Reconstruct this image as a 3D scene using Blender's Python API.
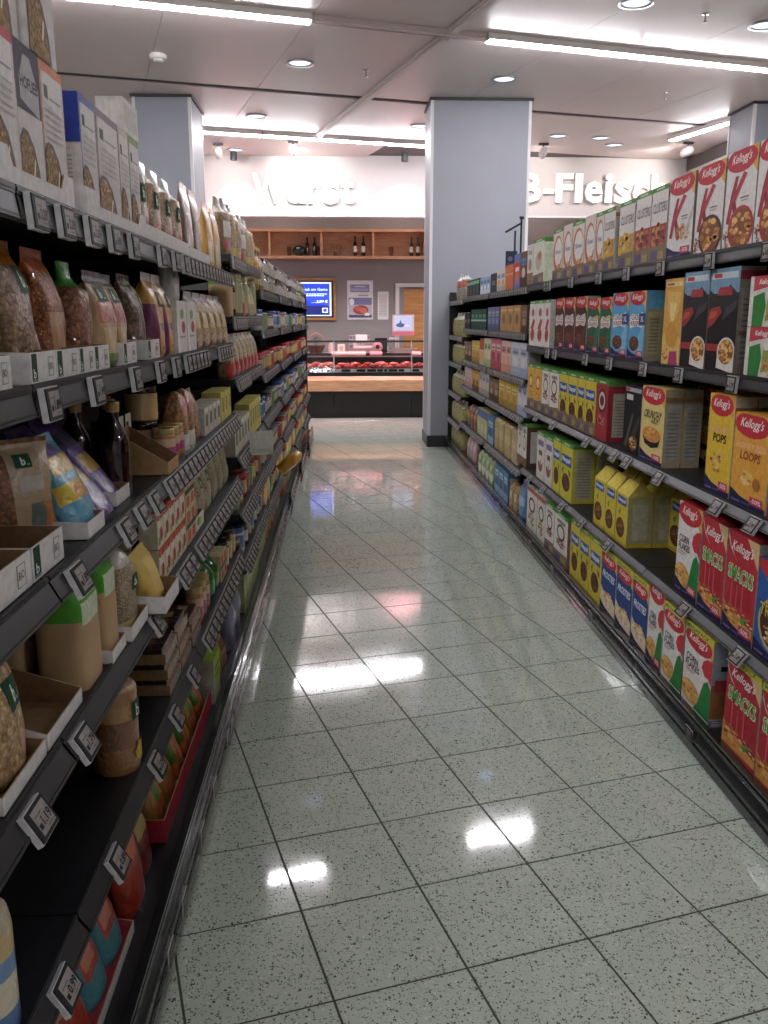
import bpy, math, random
from mathutils import Vector, Matrix

# ------------------------------------------------------------------ camera
scene = bpy.context.scene
COL = scene.collection
for o in list(bpy.data.objects):
    bpy.data.objects.remove(o)
cam_d = bpy.data.cameras.new('camera')
cam_d.sensor_fit = 'VERTICAL'; cam_d.sensor_height = 24.0; cam_d.lens = 24.0 * 885.0 / 1024.0
cam_d.clip_start = 0.02; cam_d.clip_end = 100
cam = bpy.data.objects.new('camera', cam_d); COL.objects.link(cam)
PITCH = math.atan(193.0 / 885.0)                       # looking slightly down
YAW = math.atan(43.0 * math.cos(PITCH) / 885.0)        # and slightly right of the aisle
cam.location = (0, 0, 1.55)
cam.rotation_euler = (math.pi / 2 - PITCH, 0, -YAW)
scene.camera = cam

# ------------------------------------------------------------------ world, exposure
w = bpy.data.worlds.new('world'); scene.world = w; w.use_nodes = True
w.node_tree.nodes['Background'].inputs[0].default_value = (0.9, 0.92, 1.0, 1)
w.node_tree.nodes['Background'].inputs[1].default_value = 0.05
vs = scene.view_settings
vs.view_transform = 'Standard'; vs.look = 'None'; vs.gamma = 1.0; vs.use_curve_mapping = False
vs.exposure = 1.95
TUBE_POWER = 37.0          # emission of the strip lamps
ROT = math.radians(15.6)   # the ceiling and the floor tiles are turned against the aisle
CZ = 4.03                  # ceiling height
EC, ES = math.cos(ROT), math.sin(ROT)
def grid_xy(e1, e2):
    return e1 * EC - e2 * ES, e1 * ES + e2 * EC

# ------------------------------------------------------------------ helpers
def lin(c):
    return c / 12.92 if c <= 0.04045 else ((c + 0.055) / 1.055) ** 2.4
def hx(s):
    if not isinstance(s, str): return s
    s = s.lstrip('#')
    return tuple(lin(int(s[i:i + 2], 16) / 255.0) for i in (0, 2, 4))

MATS = {}
def new_mat(name):
    m = bpy.data.materials.new(name); m.use_nodes = True; MATS[name] = m
    return m, m.node_tree, m.node_tree.nodes['Principled BSDF']
def setp(b, **k):
    names = {'rough': 'Roughness', 'metal': 'Metallic', 'spec': 'Specular IOR Level', 'coat': 'Coat Weight',
             'coatr': 'Coat Roughness', 'trans': 'Transmission Weight', 'alpha': 'Alpha', 'ior': 'IOR', 'emis': 'Emission Strength'}
    for a, v in k.items(): b.inputs[names[a]].default_value = v
def nd(t, typ, **k):
    n = t.nodes.new(typ)
    for a, v in k.items(): setattr(n, a, v)
    return n
def mixc(t, fac, a, b, mode='MIX'):
    n = nd(t, 'ShaderNodeMix', data_type='RGBA', blend_type=mode)
    for i, v in ((0, fac), (6, a), (7, b)):
        if hasattr(v, 'links'): t.links.new(v, n.inputs[i])
        else: n.inputs[i].default_value = v if i == 0 else (tuple(v) + (1,))[:4]
    return n.outputs[2]
def plain(name, col, rough=0.5, noise=0.0, nscale=20, bump=0.0, **k):
    m, t, b = new_mat(name); c = hx(col); setp(b, rough=rough, **k)
    tc = nd(t, 'ShaderNodeTexCoord')
    n = nd(t, 'ShaderNodeTexNoise'); n.inputs['Scale'].default_value = nscale; n.inputs['Detail'].default_value = 4
    t.links.new(tc.outputs['Object'], n.inputs['Vector'])
    a = tuple(max(0, x * (1 - noise)) for x in c); d = tuple(min(1, x * (1 + noise)) for x in c)
    t.links.new(mixc(t, n.outputs[0], a, d), b.inputs['Base Color'])
    if bump:
        bp = nd(t, 'ShaderNodeBump'); bp.inputs['Strength'].default_value = bump; bp.inputs['Distance'].default_value = 0.004
        t.links.new(n.outputs[0], bp.inputs['Height']); t.links.new(bp.outputs[0], b.inputs['Normal'])
    return m
def printed(name, rough, coat=0.0, bump=0.0, bscale=30, cells=0, lo=0.5, **k):
    """colour comes from the printing on the piece (Col); cells > 0 adds loose grains"""
    m, t, b = new_mat(name); setp(b, rough=rough, coat=coat, coatr=0.04, **k)
    if coat and (cells or bump):      # crinkles of the clear film catch the light
        tc0 = nd(t, 'ShaderNodeTexCoord'); n0 = nd(t, 'ShaderNodeTexNoise'); n0.inputs['Scale'].default_value = 22; n0.inputs['Detail'].default_value = 2; n0.inputs['Distortion'].default_value = 2.5
        t.links.new(tc0.outputs['Object'], n0.inputs['Vector'])
        b0 = nd(t, 'ShaderNodeBump'); b0.inputs['Strength'].default_value = 0.9; b0.inputs['Distance'].default_value = 0.02
        t.links.new(n0.outputs[0], b0.inputs['Height']); t.links.new(b0.outputs[0], b.inputs['Coat Normal'])
    at = nd(t, 'ShaderNodeAttribute', attribute_name='Col'); tc = nd(t, 'ShaderNodeTexCoord')
    col = at.outputs['Color']
    if cells:
        v = nd(t, 'ShaderNodeTexVoronoi'); v.inputs['Scale'].default_value = cells
        dn_ = nd(t, 'ShaderNodeTexNoise'); dn_.inputs['Scale'].default_value = cells * .9; dn_.inputs['Detail'].default_value = 2
        t.links.new(tc.outputs['Object'], dn_.inputs['Vector'])
        wv = nd(t, 'ShaderNodeVectorMath', operation='MULTIPLY_ADD'); wv.inputs[1].default_value = (1.3 / cells,) * 3
        t.links.new(dn_.outputs['Color'], wv.inputs[0]); t.links.new(tc.outputs['Object'], wv.inputs[2])
        t.links.new(wv.outputs[0], v.inputs['Vector'])
        r = nd(t, 'ShaderNodeValToRGB')
        r.color_ramp.elements[0].color = (1.08, 1.05, 1.0, 1); r.color_ramp.elements[1].color = (lo, lo * .9, lo * .8, 1)
        r.color_ramp.elements[0].position = 0.25; r.color_ramp.elements[1].position = 0.8
        t.links.new(v.outputs['Distance'], r.inputs[0])
        c2 = mixc(t, 1.0, col, r.outputs[0], 'MULTIPLY')
        sp = nd(t, 'ShaderNodeSeparateColor'); t.links.new(v.outputs['Color'], sp.inputs[0])
        mr = nd(t, 'ShaderNodeMapRange'); mr.inputs[3].default_value = 0.55; mr.inputs[4].default_value = 1.3
        t.links.new(sp.outputs[0], mr.inputs[0])
        hs = nd(t, 'ShaderNodeHueSaturation'); t.links.new(c2, hs.inputs['Color']); t.links.new(mr.outputs[0], hs.inputs['Value'])
        col = hs.outputs[0]
        bp = nd(t, 'ShaderNodeBump', invert=True); bp.inputs['Strength'].default_value = 0.6; bp.inputs['Distance'].default_value = 0.004
        t.links.new(v.outputs['Distance'], bp.inputs['Height']); t.links.new(bp.outputs[0], b.inputs['Normal'])
    elif bump:
        n = nd(t, 'ShaderNodeTexNoise'); n.inputs['Scale'].default_value = bscale; n.inputs['Detail'].default_value = 3
        n.inputs['Distortion'].default_value = 1.5
        t.links.new(tc.outputs['Object'], n.inputs['Vector'])
        bp = nd(t, 'ShaderNodeBump'); bp.inputs['Strength'].default_value = bump; bp.inputs['Distance'].default_value = 0.01
        t.links.new(n.outputs[0], bp.inputs['Height']); t.links.new(bp.outputs[0], b.inputs['Normal'])
    if name == 'carton':              # slight unevenness of the printing
        n3 = nd(t, 'ShaderNodeTexNoise'); n3.inputs['Scale'].default_value = 55; n3.inputs['Detail'].default_value = 4
        t.links.new(tc.outputs['Object'], n3.inputs['Vector'])
        m3 = nd(t, 'ShaderNodeMapRange'); m3.inputs[1].default_value = .3; m3.inputs[2].default_value = .7; m3.inputs[3].default_value = .84; m3.inputs[4].default_value = 1.1
        t.links.new(n3.outputs[0], m3.inputs[0])
        h3 = nd(t, 'ShaderNodeHueSaturation'); h3.inputs['Saturation'].default_value = .95
        t.links.new(col, h3.inputs['Color']); t.links.new(m3.outputs[0], h3.inputs['Value']); col = h3.outputs[0]
    t.links.new(col, b.inputs['Base Color'])
    return m
def glow(name, col, strength, base='#ffffff'):
    m, t, b = new_mat(name); c = hx(col)
    b.inputs['Base Color'].default_value = hx(base) + (1,)
    b.inputs['Emission Color'].default_value = c + (1,); setp(b, emis=strength)
    return m

printed('carton', 0.55, spec=0.12)
printed('film', 0.28, coat=0.6, bump=0.35, bscale=25)
printed('grain_fine', 0.4, coat=0.5, cells=260, lo=0.5, spec=.3)
printed('grain', 0.4, coat=0.6, cells=135, spec=.3)
printed('grain_dry', 0.6, cells=120, spec=.15)
printed('grain_coarse', 0.4, coat=0.6, cells=88, spec=.3)
printed('gloss', 0.08, coat=0.6)
printed('kraft', 0.75)
printed('meatred', 0.3, coat=0.4, bump=0.3, bscale=18)
plain('rack', '#17181c', 0.42, 0.15, 30)
plain('rack_back', '#101115', 0.6, 0.15, 12)
plain('rail', '#1d1e22', 0.45, 0.08, 40)
plain('bumper', '#1a1a1e', 0.24, 0.15, 8, coat=0.5)
plain('white_paint', '#e8e2df', 0.55, 0.03, 3)
plain('fascia_paint', '#bdb5b4', 0.6, 0.03, 3)
plain('ceiling_panel', '#cdbdbb', 0.42, 0.03, 2)
plain('ceiling_dark', '#5b5453', 0.7, 0.1, 6)
plain('pillar_grey', '#9496a0', 0.5, 0.04, 4, 0.05)
plain('pillar_trim', '#d9d6d6', 0.4, 0.02, 4)
plain('skirting', '#2b2b2f', 0.4, 0.1, 10)
plain('grout', '#45453e', 0.8, 0.2, 30)
plain('wall_taupe', '#928c8d', 0.8, 0.05, 3)
plain('wall_pale', '#cfc9c6', 0.8, 0.03, 3)
plain('metal', '#b9b7b5', 0.3, 0.1, 20, metal=1.0)
plain('black', '#101013', 0.35, 0.1, 20)
plain('letter_white', '#f7f5f3', 0.45, 0.01, 3)
def wood_mat(name, a, b2, rough=0.45):
    m, t, b = new_mat(name); setp(b, rough=rough)
    tc = nd(t, 'ShaderNodeTexCoord'); mp = nd(t, 'ShaderNodeMapping'); mp.inputs['Scale'].default_value = (1.0, 6, 9)
    t.links.new(tc.outputs['Object'], mp.inputs[0])
    n = nd(t, 'ShaderNodeTexNoise'); n.inputs['Scale'].default_value = 2.2; n.inputs['Detail'].default_value = 6; n.inputs['Distortion'].default_value = 1.2
    t.links.new(mp.outputs[0], n.inputs['Vector'])
    r = nd(t, 'ShaderNodeValToRGB'); r.color_ramp.elements[0].color = hx(a) + (1,); r.color_ramp.elements[1].color = hx(b2) + (1,)
    r.color_ramp.elements[0].position = 0.35; r.color_ramp.elements[1].position = 0.65
    t.links.new(n.outputs[0], r.inputs[0]); t.links.new(r.outputs[0], b.inputs['Base Color'])
wood_mat('wood', '#b98763', '#d0a480'); wood_mat('wood_door', '#a8733f', '#c18a50')
def tile_mat():
    m, t, b = new_mat('terrazzo'); setp(b, spec=0.62)
    g = nd(t, 'ShaderNodeNewGeometry')
    base = nd(t, 'ShaderNodeTexNoise'); base.inputs['Scale'].default_value = 9; base.inputs['Detail'].default_value = 5
    t.links.new(g.outputs['Position'], base.inputs['Vector'])
    c0 = mixc(t, base.outputs[0], hx('#bac5b7'), hx('#cad4c8'))
    cur = c0
    for sc_, thr, rad, cc in ((125, 0.82, 0.36, '#30312f'), (210, 0.80, 0.4, '#4a4b48'), (85, 0.965, 0.34, '#242524'), (120, 0.90, 0.4, '#dcdfd8')):
        n2 = nd(t, 'ShaderNodeTexNoise'); n2.inputs['Scale'].default_value = 150; n2.inputs['Detail'].default_value = 1
        t.links.new(g.outputs['Position'], n2.inputs['Vector'])
        ad = nd(t, 'ShaderNodeVectorMath', operation='MULTIPLY_ADD')
        ad.inputs[1].default_value = (0.012, 0.012, 0.0)
        t.links.new(n2.outputs['Color'], ad.inputs[0]); t.links.new(g.outputs['Position'], ad.inputs[2])
        v = nd(t, 'ShaderNodeTexVoronoi', voronoi_dimensions='2D'); v.inputs['Scale'].default_value = sc_
        t.links.new(ad.outputs[0], v.inputs['Vector'])
        sp = nd(t, 'ShaderNodeSeparateColor'); t.links.new(v.outputs['Color'], sp.inputs[0])
        gt = nd(t, 'ShaderNodeMath', operation='GREATER_THAN'); gt.inputs[1].default_value = thr
        t.links.new(sp.outputs[0], gt.inputs[0])
        mr = nd(t, 'ShaderNodeMapRange'); mr.inputs[1].default_value = 0.15; mr.inputs[2].default_value = 1.0; mr.inputs[3].default_value = rad; mr.inputs[4].default_value = rad * 0.45
        t.links.new(sp.outputs[1], mr.inputs[0])
        lt = nd(t, 'ShaderNodeMath', operation='LESS_THAN'); t.links.new(v.outputs['Distance'], lt.inputs[0]); t.links.new(mr.outputs[0], lt.inputs[1])
        mu = nd(t, 'ShaderNodeMath', operation='MULTIPLY'); t.links.new(gt.outputs[0], mu.inputs[0]); t.links.new(lt.outputs[0], mu.inputs[1])
        m2 = nd(t, 'ShaderNodeMath', operation='MULTIPLY'); m2.inputs[1].default_value = 0.85; t.links.new(mu.outputs[0], m2.inputs[0])
        cur = mixc(t, m2.outputs[0], cur, hx(cc))
    t.links.new(cur, b.inputs['Base Color'])
    sm = nd(t, 'ShaderNodeTexNoise'); sm.inputs['Scale'].default_value = 3.5; sm.inputs['Detail'].default_value = 4
    t.links.new(g.outputs['Position'], sm.inputs['Vector'])
    mr = nd(t, 'ShaderNodeMapRange'); mr.inputs[1].default_value = 0.3; mr.inputs[2].default_value = 0.7; mr.inputs[3].default_value = 0.035; mr.inputs[4].default_value = 0.10
    t.links.new(sm.outputs[0], mr.inputs[0]); t.links.new(mr.outputs[0], b.inputs['Roughness'])
tile_mat()
def pane_mat(name, tint=(0.97, 0.99, 0.98), ior=1.45):
    m, t, b = new_mat(name); t.nodes.remove(b)
    tr = nd(t, 'ShaderNodeBsdfTransparent'); tr.inputs[0].default_value = tint + (1,)
    gl = nd(t, 'ShaderNodeBsdfGlossy'); gl.inputs['Roughness'].default_value = 0.06
    fr = nd(t, 'ShaderNodeFresnel'); fr.inputs[0].default_value = ior
    mx = nd(t, 'ShaderNodeMixShader'); t.links.new(fr.outputs[0], mx.inputs[0]); t.links.new(tr.outputs[0], mx.inputs[1]); t.links.new(gl.outputs[0], mx.inputs[2])
    t.links.new(mx.outputs[0], t.nodes['Material Output'].inputs[0])
pane_mat('clear_glass'); pane_mat('clear_plastic', (0.85, 0.85, 0.87), 1.12)

class MB:
    """collects polygons with a colour and a material slot each; mesh() makes ONE mesh of them"""
    def __init__(s): s.v = []; s.f = []; s.c = []; s.m = []; s.sm = []
    def poly(s, pts, col='#ffffff', m=0, smooth=False):
        b = len(s.v); s.v += [tuple(p) for p in pts]; s.f.append(tuple(range(b, b + len(pts))))
        s.c.append(hx(col)); s.m.append(m); s.sm.append(smooth)
    def box(s, x0, x1, y0, y1, z0, z1, col='#ffffff', m=0):
        b = len(s.v)
        s.v += [(x0, y0, z0), (x1, y0, z0), (x1, y1, z0), (x0, y1, z0), (x0, y0, z1), (x1, y0, z1), (x1, y1, z1), (x0, y1, z1)]
        for f in ((0, 3, 2, 1), (4, 5, 6, 7), (0, 1, 5, 4), (1, 2, 6, 5), (2, 3, 7, 6), (3, 0, 4, 7)):
            s.f.append(tuple(b + i for i in f)); s.c.append(hx(col)); s.m.append(m); s.sm.append(False)
    def grid(s, P, colf, mf=lambda i, j: 0, closed=False, smooth=True):
        """P rows x cols of points"""
        b = len(s.v); R = len(P); C = len(P[0])
        for r in P: s.v += [tuple(p) for p in r]
        for i in range(R - 1):
            for j in range(C if closed else C - 1):
                k = (j + 1) % C
                s.f.append((b + i * C + j, b + i * C + k, b + (i + 1) * C + k, b + (i + 1) * C + j))
                s.c.append(hx(colf(i, j))); s.m.append(mf(i, j)); s.sm.append(smooth)
        return b
    def lathe(s, prof, cols, n=16, m=0, cx=0, cy=0, cap=True, smooth=True):
        """prof [(r,z)..] bottom to top; cols one per segment or a single colour; m likewise"""
        P = [[(cx + r * math.cos(2 * math.pi * k / n), cy + r * math.sin(2 * math.pi * k / n), z) for k in range(n)] for r, z in prof]
        cf = (lambda i, j: cols[i]) if isinstance(cols, (list, tuple)) and not isinstance(cols[0], float) else (lambda i, j: cols)
        mf = (lambda i, j: m[i]) if isinstance(m, (list, tuple)) else (lambda i, j: m)
        s.grid(P, cf, mf, closed=True, smooth=smooth)
        if cap:
            s.poly(P[0][::-1], cf(0, 0), mf(0, 0)); s.poly(P[-1], cf(len(prof) - 2, 0), mf(len(prof) - 2, 0))
    def tube(s, pts, r, col='#888888', m=0, n=8):
        P = []
        for i, p in enumerate(pts):
            p = Vector(p); a = Vector(pts[max(0, i - 1)]); b2 = Vector(pts[min(len(pts) - 1, i + 1)])
            t = (b2 - a).normalized(); u = t.cross(Vector((0, 0, 1)))
            if u.length < 1e-4: u = Vector((1, 0, 0))
            u.normalize(); w2 = u.cross(t)
            rr = r[i] if isinstance(r, (list, tuple)) else r
            P.append([p + (u * math.cos(2 * math.pi * k / n) + w2 * math.sin(2 * math.pi * k / n)) * rr for k in range(n)])
        s.grid(P, lambda i, j: col, lambda i, j: m, closed=True)
        s.poly(P[0][::-1], col, m); s.poly(P[-1], col, m)
    def mesh(s, name, mats):
        me = bpy.data.meshes.new(name); me.from_pydata(s.v, [], s.f)
        for mm in (mats if isinstance(mats, (list, tuple)) else [mats]): me.materials.append(MATS[mm])
        at = me.color_attributes.new('Col', 'FLOAT_COLOR', 'CORNER')
        buf = []
        for f, c in zip(s.f, s.c): buf += (list(c[:3]) + [1.0]) * len(f)
        at.data.foreach_set('color', buf)
        me.polygons.foreach_set('material_index', s.m)
        me.polygons.foreach_set('use_smooth', s.sm)
        me.update(); return me
def add(name, me, parent=None, loc=(0, 0, 0), rot=(0, 0, 0), scale=(1, 1, 1)):
    o = bpy.data.objects.new(name, me); COL.objects.link(o); o.parent = parent
    o.location = loc; o.rotation_euler = rot; o.scale = scale
    return o
def tag(o, label, cat, group=None):
    o['label'] = label; o['category'] = cat
    if group: o['group'] = group
    return o
def struct(o):
    o['kind'] = 'structure'; return o

_txt = {}
def text2d(s, bold=0.0):
    """outline of a word as flat triangles, scaled to a unit square"""
    k = (s, bold)
    if k not in _txt:
        cu = bpy.data.curves.new('word', 'FONT'); cu.body = s; cu.dimensions = '2D'; cu.fill_mode = 'FRONT'
        cu.resolution_u = 2; cu.offset = bold
        ob = bpy.data.objects.new('word', cu); COL.objects.link(ob)
        dg = bpy.context.evaluated_depsgraph_get(); dg.update()
        me = bpy.data.meshes.new_from_object(ob.evaluated_get(dg))
        V = [(v.co.x, v.co.y) for v in me.vertices]; F = [tuple(p.vertices) for p in me.polygons]
        bpy.data.objects.remove(ob); bpy.data.curves.remove(cu); bpy.data.meshes.remove(me)
        x0 = min(v[0] for v in V); x1 = max(v[0] for v in V); y0 = min(v[1] for v in V); y1 = max(v[1] for v in V)
        V = [((x - x0) / (x1 - x0) - .5, (y - y0) / (y1 - y0) - .5) for x, y in V]
        _txt[k] = (V, F)
    return _txt[k]
def clip01(P):
    for ax, lim, sg in ((0, 0, 1), (0, 1, -1), (1, 0, 1), (1, 1, -1)):
        out = []
        for i in range(len(P)):
            a, b = P[i - 1], P[i]
            ia = (a[ax] - lim) * sg >= 0; ib = (b[ax] - lim) * sg >= 0
            if ia != ib:
                t = (lim - a[ax]) / (b[ax] - a[ax]); out.append((a[0] + (b[0] - a[0]) * t, a[1] + (b[1] - a[1]) * t))
            if ib: out.append(b)
        P = out
        if not P: return P
    return P
def draw(mb, ops, place, step=0.00016, mats=None):
    """print flat shapes on a face; place(u, v, lift) gives the point"""
    lay = 0
    for op in ops:
        lay += 1; L = lay * step; k = op[0]
        if k == 'r':
            _, a, b, c, d, col = op[:6]; P = [(a, b), (c, b), (c, d), (a, d)]; rest = op[6:]
        elif k == 'e':
            _, cx, cy, rx, ry, col = op[:6]; rest = op[6:]
            P = [(cx + rx * math.cos(2 * math.pi * i / 18), cy + ry * math.sin(2 * math.pi * i / 18)) for i in range(18)]
        elif k == 'p':
            P = list(op[1]); col = op[2]; rest = op[3:]
        elif k == 'fl':
            _, cx, cy, rx, ry, cols, n, seed = op[:8]; rn = random.Random(seed)
            for i in range(n):
                a = rn.random() * 6.283; q = math.sqrt(rn.random()) * .85
                fx, fy = cx + rx * q * math.cos(a), cy + ry * q * math.sin(a); sz = rn.uniform(.14, .26)
                P = clip01([(fx + rx * sz * math.cos(1.257 * j + a) * 1.1, fy + ry * sz * math.sin(1.257 * j + a) * .8) for j in range(5)])
                if len(P) > 2: mb.poly([place(u, v, L + step * .1 * (i % 8)) for u, v in P], rn.choice(cols), 0)
            continue
        elif k == 't':
            _, s, cx, cy, ww, hh_, col = op[:7]; sh = op[7] if len(op) > 7 else 0; bold = op[8] if len(op) > 8 else 0.015
            V, F = text2d(s, bold); b = len(mb.v)
            mb.v += [tuple(place(cx + x * ww + y * sh * ww, cy + y * hh_, L)) for x, y in V]
            for f in F:
                mb.f.append(tuple(b + i for i in f)); mb.c.append(hx(col)); mb.m.append(0); mb.sm.append(False)
            continue
        P = clip01(P)
        if len(P) > 2: mb.poly([place(u, v, L) for u, v in P], col, rest[0] if rest else 0)

# ------------------------------------------------------------------ the room
def slab(name, x0, x1, y0, y1, z0, z1, mat, parent=None, kind=True):
    mb = MB(); cx, cy = (x0 + x1) / 2, (y0 + y1) / 2
    mb.box(x0 - cx, x1 - cx, y0 - cy, y1 - cy, 0, z1 - z0)
    o = add(name, mb.mesh(name, mat), parent, (cx, cy, z0))
    if kind and parent is None: struct(o)
    return o
WX0, WX1, WY0, WY1 = -7.0, 5.55, -6.0, 17.0
floor = slab('floor', WX0 - .2, WX1 + .2, WY0 - .2, WY1 + .2, -0.12, -0.002, 'grout')
ceiling = slab('ceiling', WX0 - .2, WX1 + .2, WY0 - .2, WY1 + .2, CZ + 0.02, CZ + 0.14, 'ceiling_dark')
slab('wall_back', WX0 - .2, WX1 + .2, WY1, WY1 + .2, -.002, CZ + .02, 'wall_taupe')
slab('wall_front', WX0 - .2, WX1 + .2, WY0 - .2, WY0, -.002, CZ + .02, 'wall_pale')
slab('wall_left', WX0 - .2, WX0, WY0, WY1, -.002, CZ + .02, 'wall_pale')
slab('wall_right', WX1, WX1 + .2, WY0, WY1, -.002, CZ + .02, 'wall_pale')
slab('shadow_gap_strip', WX1 - .03, WX1, WY0, 14.7, CZ - .17, CZ, 'ceiling_dark')  # dark strip whose colour stands in for the shaded gap between wall and ceiling
band = slab('wall_fascia', WX0, WX1, 14.72, 14.9, 3.16, CZ + .02, 'fascia_paint')
slab('trim_2', WX0, WX1, 14.70, 14.92, 3.135, 3.16, 'pillar_trim')

# floor tiles: the ones in sight one by one, the rest joined
TS, GAP = 0.337, 0.0058
def tile_mesh():
    mb = MB(); h = TS / 2 - GAP / 2; b = 0.0012
    mb.poly([(-h + b, -h + b, .0), (h - b, -h + b, .0), (h - b, h - b, .0), (-h + b, h - b, .0)])
    for a in range(4):
        c, s = math.cos(a * math.pi / 2), math.sin(a * math.pi / 2)
        r = lambda x, y, z: (x * c - y * s, x * s + y * c, z)
        mb.poly([r(-h, -h, -b), r(h, -h, -b), r(h - b, -h + b, 0), r(-h + b, -h + b, 0)])
        mb.poly([r(-h, -h, -.008), r(h, -h, -.008), r(h, -h, -b), r(-h, -h, -b)])
    return mb
TM = tile_mesh(); TMe = TM.mesh('tile', 'terrazzo')
T0 = (-0.1227, 2.0993)
cand = []
for i in range(-30, 40):
    for j in range(-30, 60):
        cx = T0[0] + (i + .5) * TS * EC - (j + .5) * TS * ES; cy = T0[1] + (i + .5) * TS * ES + (j + .5) * TS * EC
        if -0.75 < cx < 1.55 and 0.9 < cy < 11.2 or -1.2 < cx < 1.75 and 11.0 < cy < 14.6: cand.append((0, cx, cy))
        elif WX0 + .3 < cx < WX1 - .3 and WY0 + .3 < cy < WY1 - .3: cand.append((1, cx, cy))
near = sorted([c for c in cand if c[0] == 0], key=lambda c: c[1] ** 2 + c[2] ** 2)
for k, (_, cx, cy) in enumerate(near[:300]):
    add('tile', TMe, floor, (cx, cy - 0, 0.0), (0, 0, ROT))
rest = MB()
for _, cx, cy in near[300:] + [c for c in cand if c[0] == 1]:
    h = TS / 2 - GAP / 2
    pts = [(cx + x * EC - y * ES, cy + x * ES + y * EC, 0.0) for x, y in ((-h, -h), (h, -h), (h, h), (-h, h))]
    rest.poly(pts); 
ro = add('tile_field', rest.mesh('tile_field', 'terrazzo'), floor); ro['kind'] = 'stuff'
# the children above sit in the floor's own frame
fl = Vector(floor.location)
for ch in floor.children: ch.location = Vector(ch.location) - fl

# ceiling panels, turned like the tiles
PW, PL = 1.186, 2.30
pm = MB(); pm.box(-PW / 2, PW / 2, -PL / 2, PL / 2, 0, 0.016); PMe = pm.mesh('ceiling_panel', 'ceiling_panel')
cl = Vector(ceiling.location)
rows2 = [10.46 + 1.235 + 2.45 * (k) for k in range(-6, 3)]
for e2c in rows2:
    for i in range(-8, 9):
        e1c = 1.98 + (i + .5) * 1.19
        x, y = grid_xy(e1c, e2c)
        hx_, hy_ = (PW * EC + PL * ES) / 2, (PW * ES + PL * EC) / 2
        if x - hx_ > WX0 + .05 and x + hx_ < WX1 - .04 and y - hy_ > WY0 + .05 and y + hy_ < 14.68:
            add('ceiling_panel', PMe, ceiling, Vector((x, y, CZ)) - cl, (0, 0, ROT))
        elif WX0 < x < WX1 - .1 and WY0 < y < 14.9:
            # cut panel at the room's edge
            hh = [(-PW / 2, -PL / 2), (PW / 2, -PL / 2), (PW / 2, PL / 2), (-PW / 2, PL / 2)]
            P = [(x + a * EC - b * ES, y + a * ES + b * EC) for a, b in hh]
            X0, X1, Y0, Y1 = WX0 + .02, WX1 - .04, WY0 + .02, 14.69
            Q = clip01([((a - X0) / (X1 - X0), (b - Y0) / (Y1 - Y0)) for a, b in P])
            if len(Q) < 3: continue
            Q = [(X0 + a * (X1 - X0) - x, Y0 + b * (Y1 - Y0) - y) for a, b in Q]
            m2 = MB(); m2.poly([(a, b, 0) for a, b in Q[::-1]]); m2.poly([(a, b, .016) for a, b in Q])
            for a in range(len(Q)):
                p, q = Q[a - 1], Q[a]; m2.poly([(p[0], p[1], 0), (q[0], q[1], 0), (q[0], q[1], .016), (p[0], p[1], .016)])
            add('ceiling_panel', m2.mesh('ceiling_panel', 'ceiling_panel'), ceiling, Vector((x, y, CZ)) - cl)

# pillars
def pillar(name, x0, x1, y0, y1):
    o = slab(name, x0, x1, y0, y1, 0.0, CZ - .001, 'pillar_grey')
    cx, cy = (x0 + x1) / 2, (y0 + y1) / 2; hx_, hy_ = (x1 - x0) / 2, (y1 - y0) / 2
    mb = MB(); t = .012
    mb.box(-hx_ - t, hx_ + t, -hy_ - t, hy_ + t, 0, .14); add('baseboard', mb.mesh('baseboard', 'skirting'), o)
    for sx in (-1, 1):
        for sy in (-1, 1):
            mb = MB(); a = .03
            mb.box(sx * hx_ - (a if sx > 0 else .004), sx * hx_ + (.004 if sx > 0 else a), sy * hy_ - (.004 if sy < 0 else a), sy * hy_ + (a if sy < 0 else .004), .14, CZ - .03)
            add('corner_trim', mb.mesh('corner_trim', 'pillar_trim'), o)
    mb = MB(); mb.box(-hx_ - .02, hx_ + .02, -hy_ - .02, hy_ + .02, CZ - .03, CZ - .001); add('top_collar', mb.mesh('top_collar', 'skirting'), o)
    return o
pillar('wall_pillar_centre', 1.06, 2.22, 10.87, 11.55)
pillar('wall_pillar_left', -2.33, -1.68, 10.87, 11.75)
pillar('wall_pillar_right', 4.84, 5.50, 10.87, 11.55)

# strip lamps
glow('tube_light', '#fbfaff', TUBE_POWER)
hm = MB(); hm.box(-.78, .78, -.055, .055, 0, .05); hm.box(-.79, -.78, -.06, .06, -.012, .05); hm.box(.78, .79, -.06, .06, -.012, .05)
HMe = hm.mesh('housing', 'white_paint')
dm = MB(); dm.poly([(-.775, -.032, -.002), (.775, -.032, -.002), (.775, -.024, -.018), (-.775, -.024, -.018)]); dm.poly([(-.775, .024, -.018), (.775, .024, -.018), (.775, .032, -.002), (-.775, .032, -.002)])
dm.poly([(-.775, -.024, -.018), (.775, -.024, -.018), (.775, .024, -.018), (-.775, .024, -.018)])
DMe = dm.mesh('diffuser', 'tube_light')
def strip_lamp(e1, e2, label, along=False):
    x, y = grid_xy(e1, e2)
    r = bpy.data.objects.new('ceiling_light', None); COL.objects.link(r)
    r.location = (x, y, CZ - .05); r.rotation_euler = (0, 0, ROT + (math.pi / 2 if along else 0))
    add('housing', HMe, r); add('diffuser', DMe, r)
    return tag(r, label, 'ceiling light', 'strip lights on the ceiling')
strip_lamp(-0.40, 7.89, 'long white strip light at the upper left ceiling, outer of the pair')
strip_lamp(1.18, 7.89, 'long white strip light at the upper left ceiling, inner of the pair')
strip_lamp(4.36, 7.89, 'long white strip light in front of the grey pillar, next to bare rail')
strip_lamp(5.94, 7.89, 'long white strip light at the upper right ceiling edge')
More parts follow.
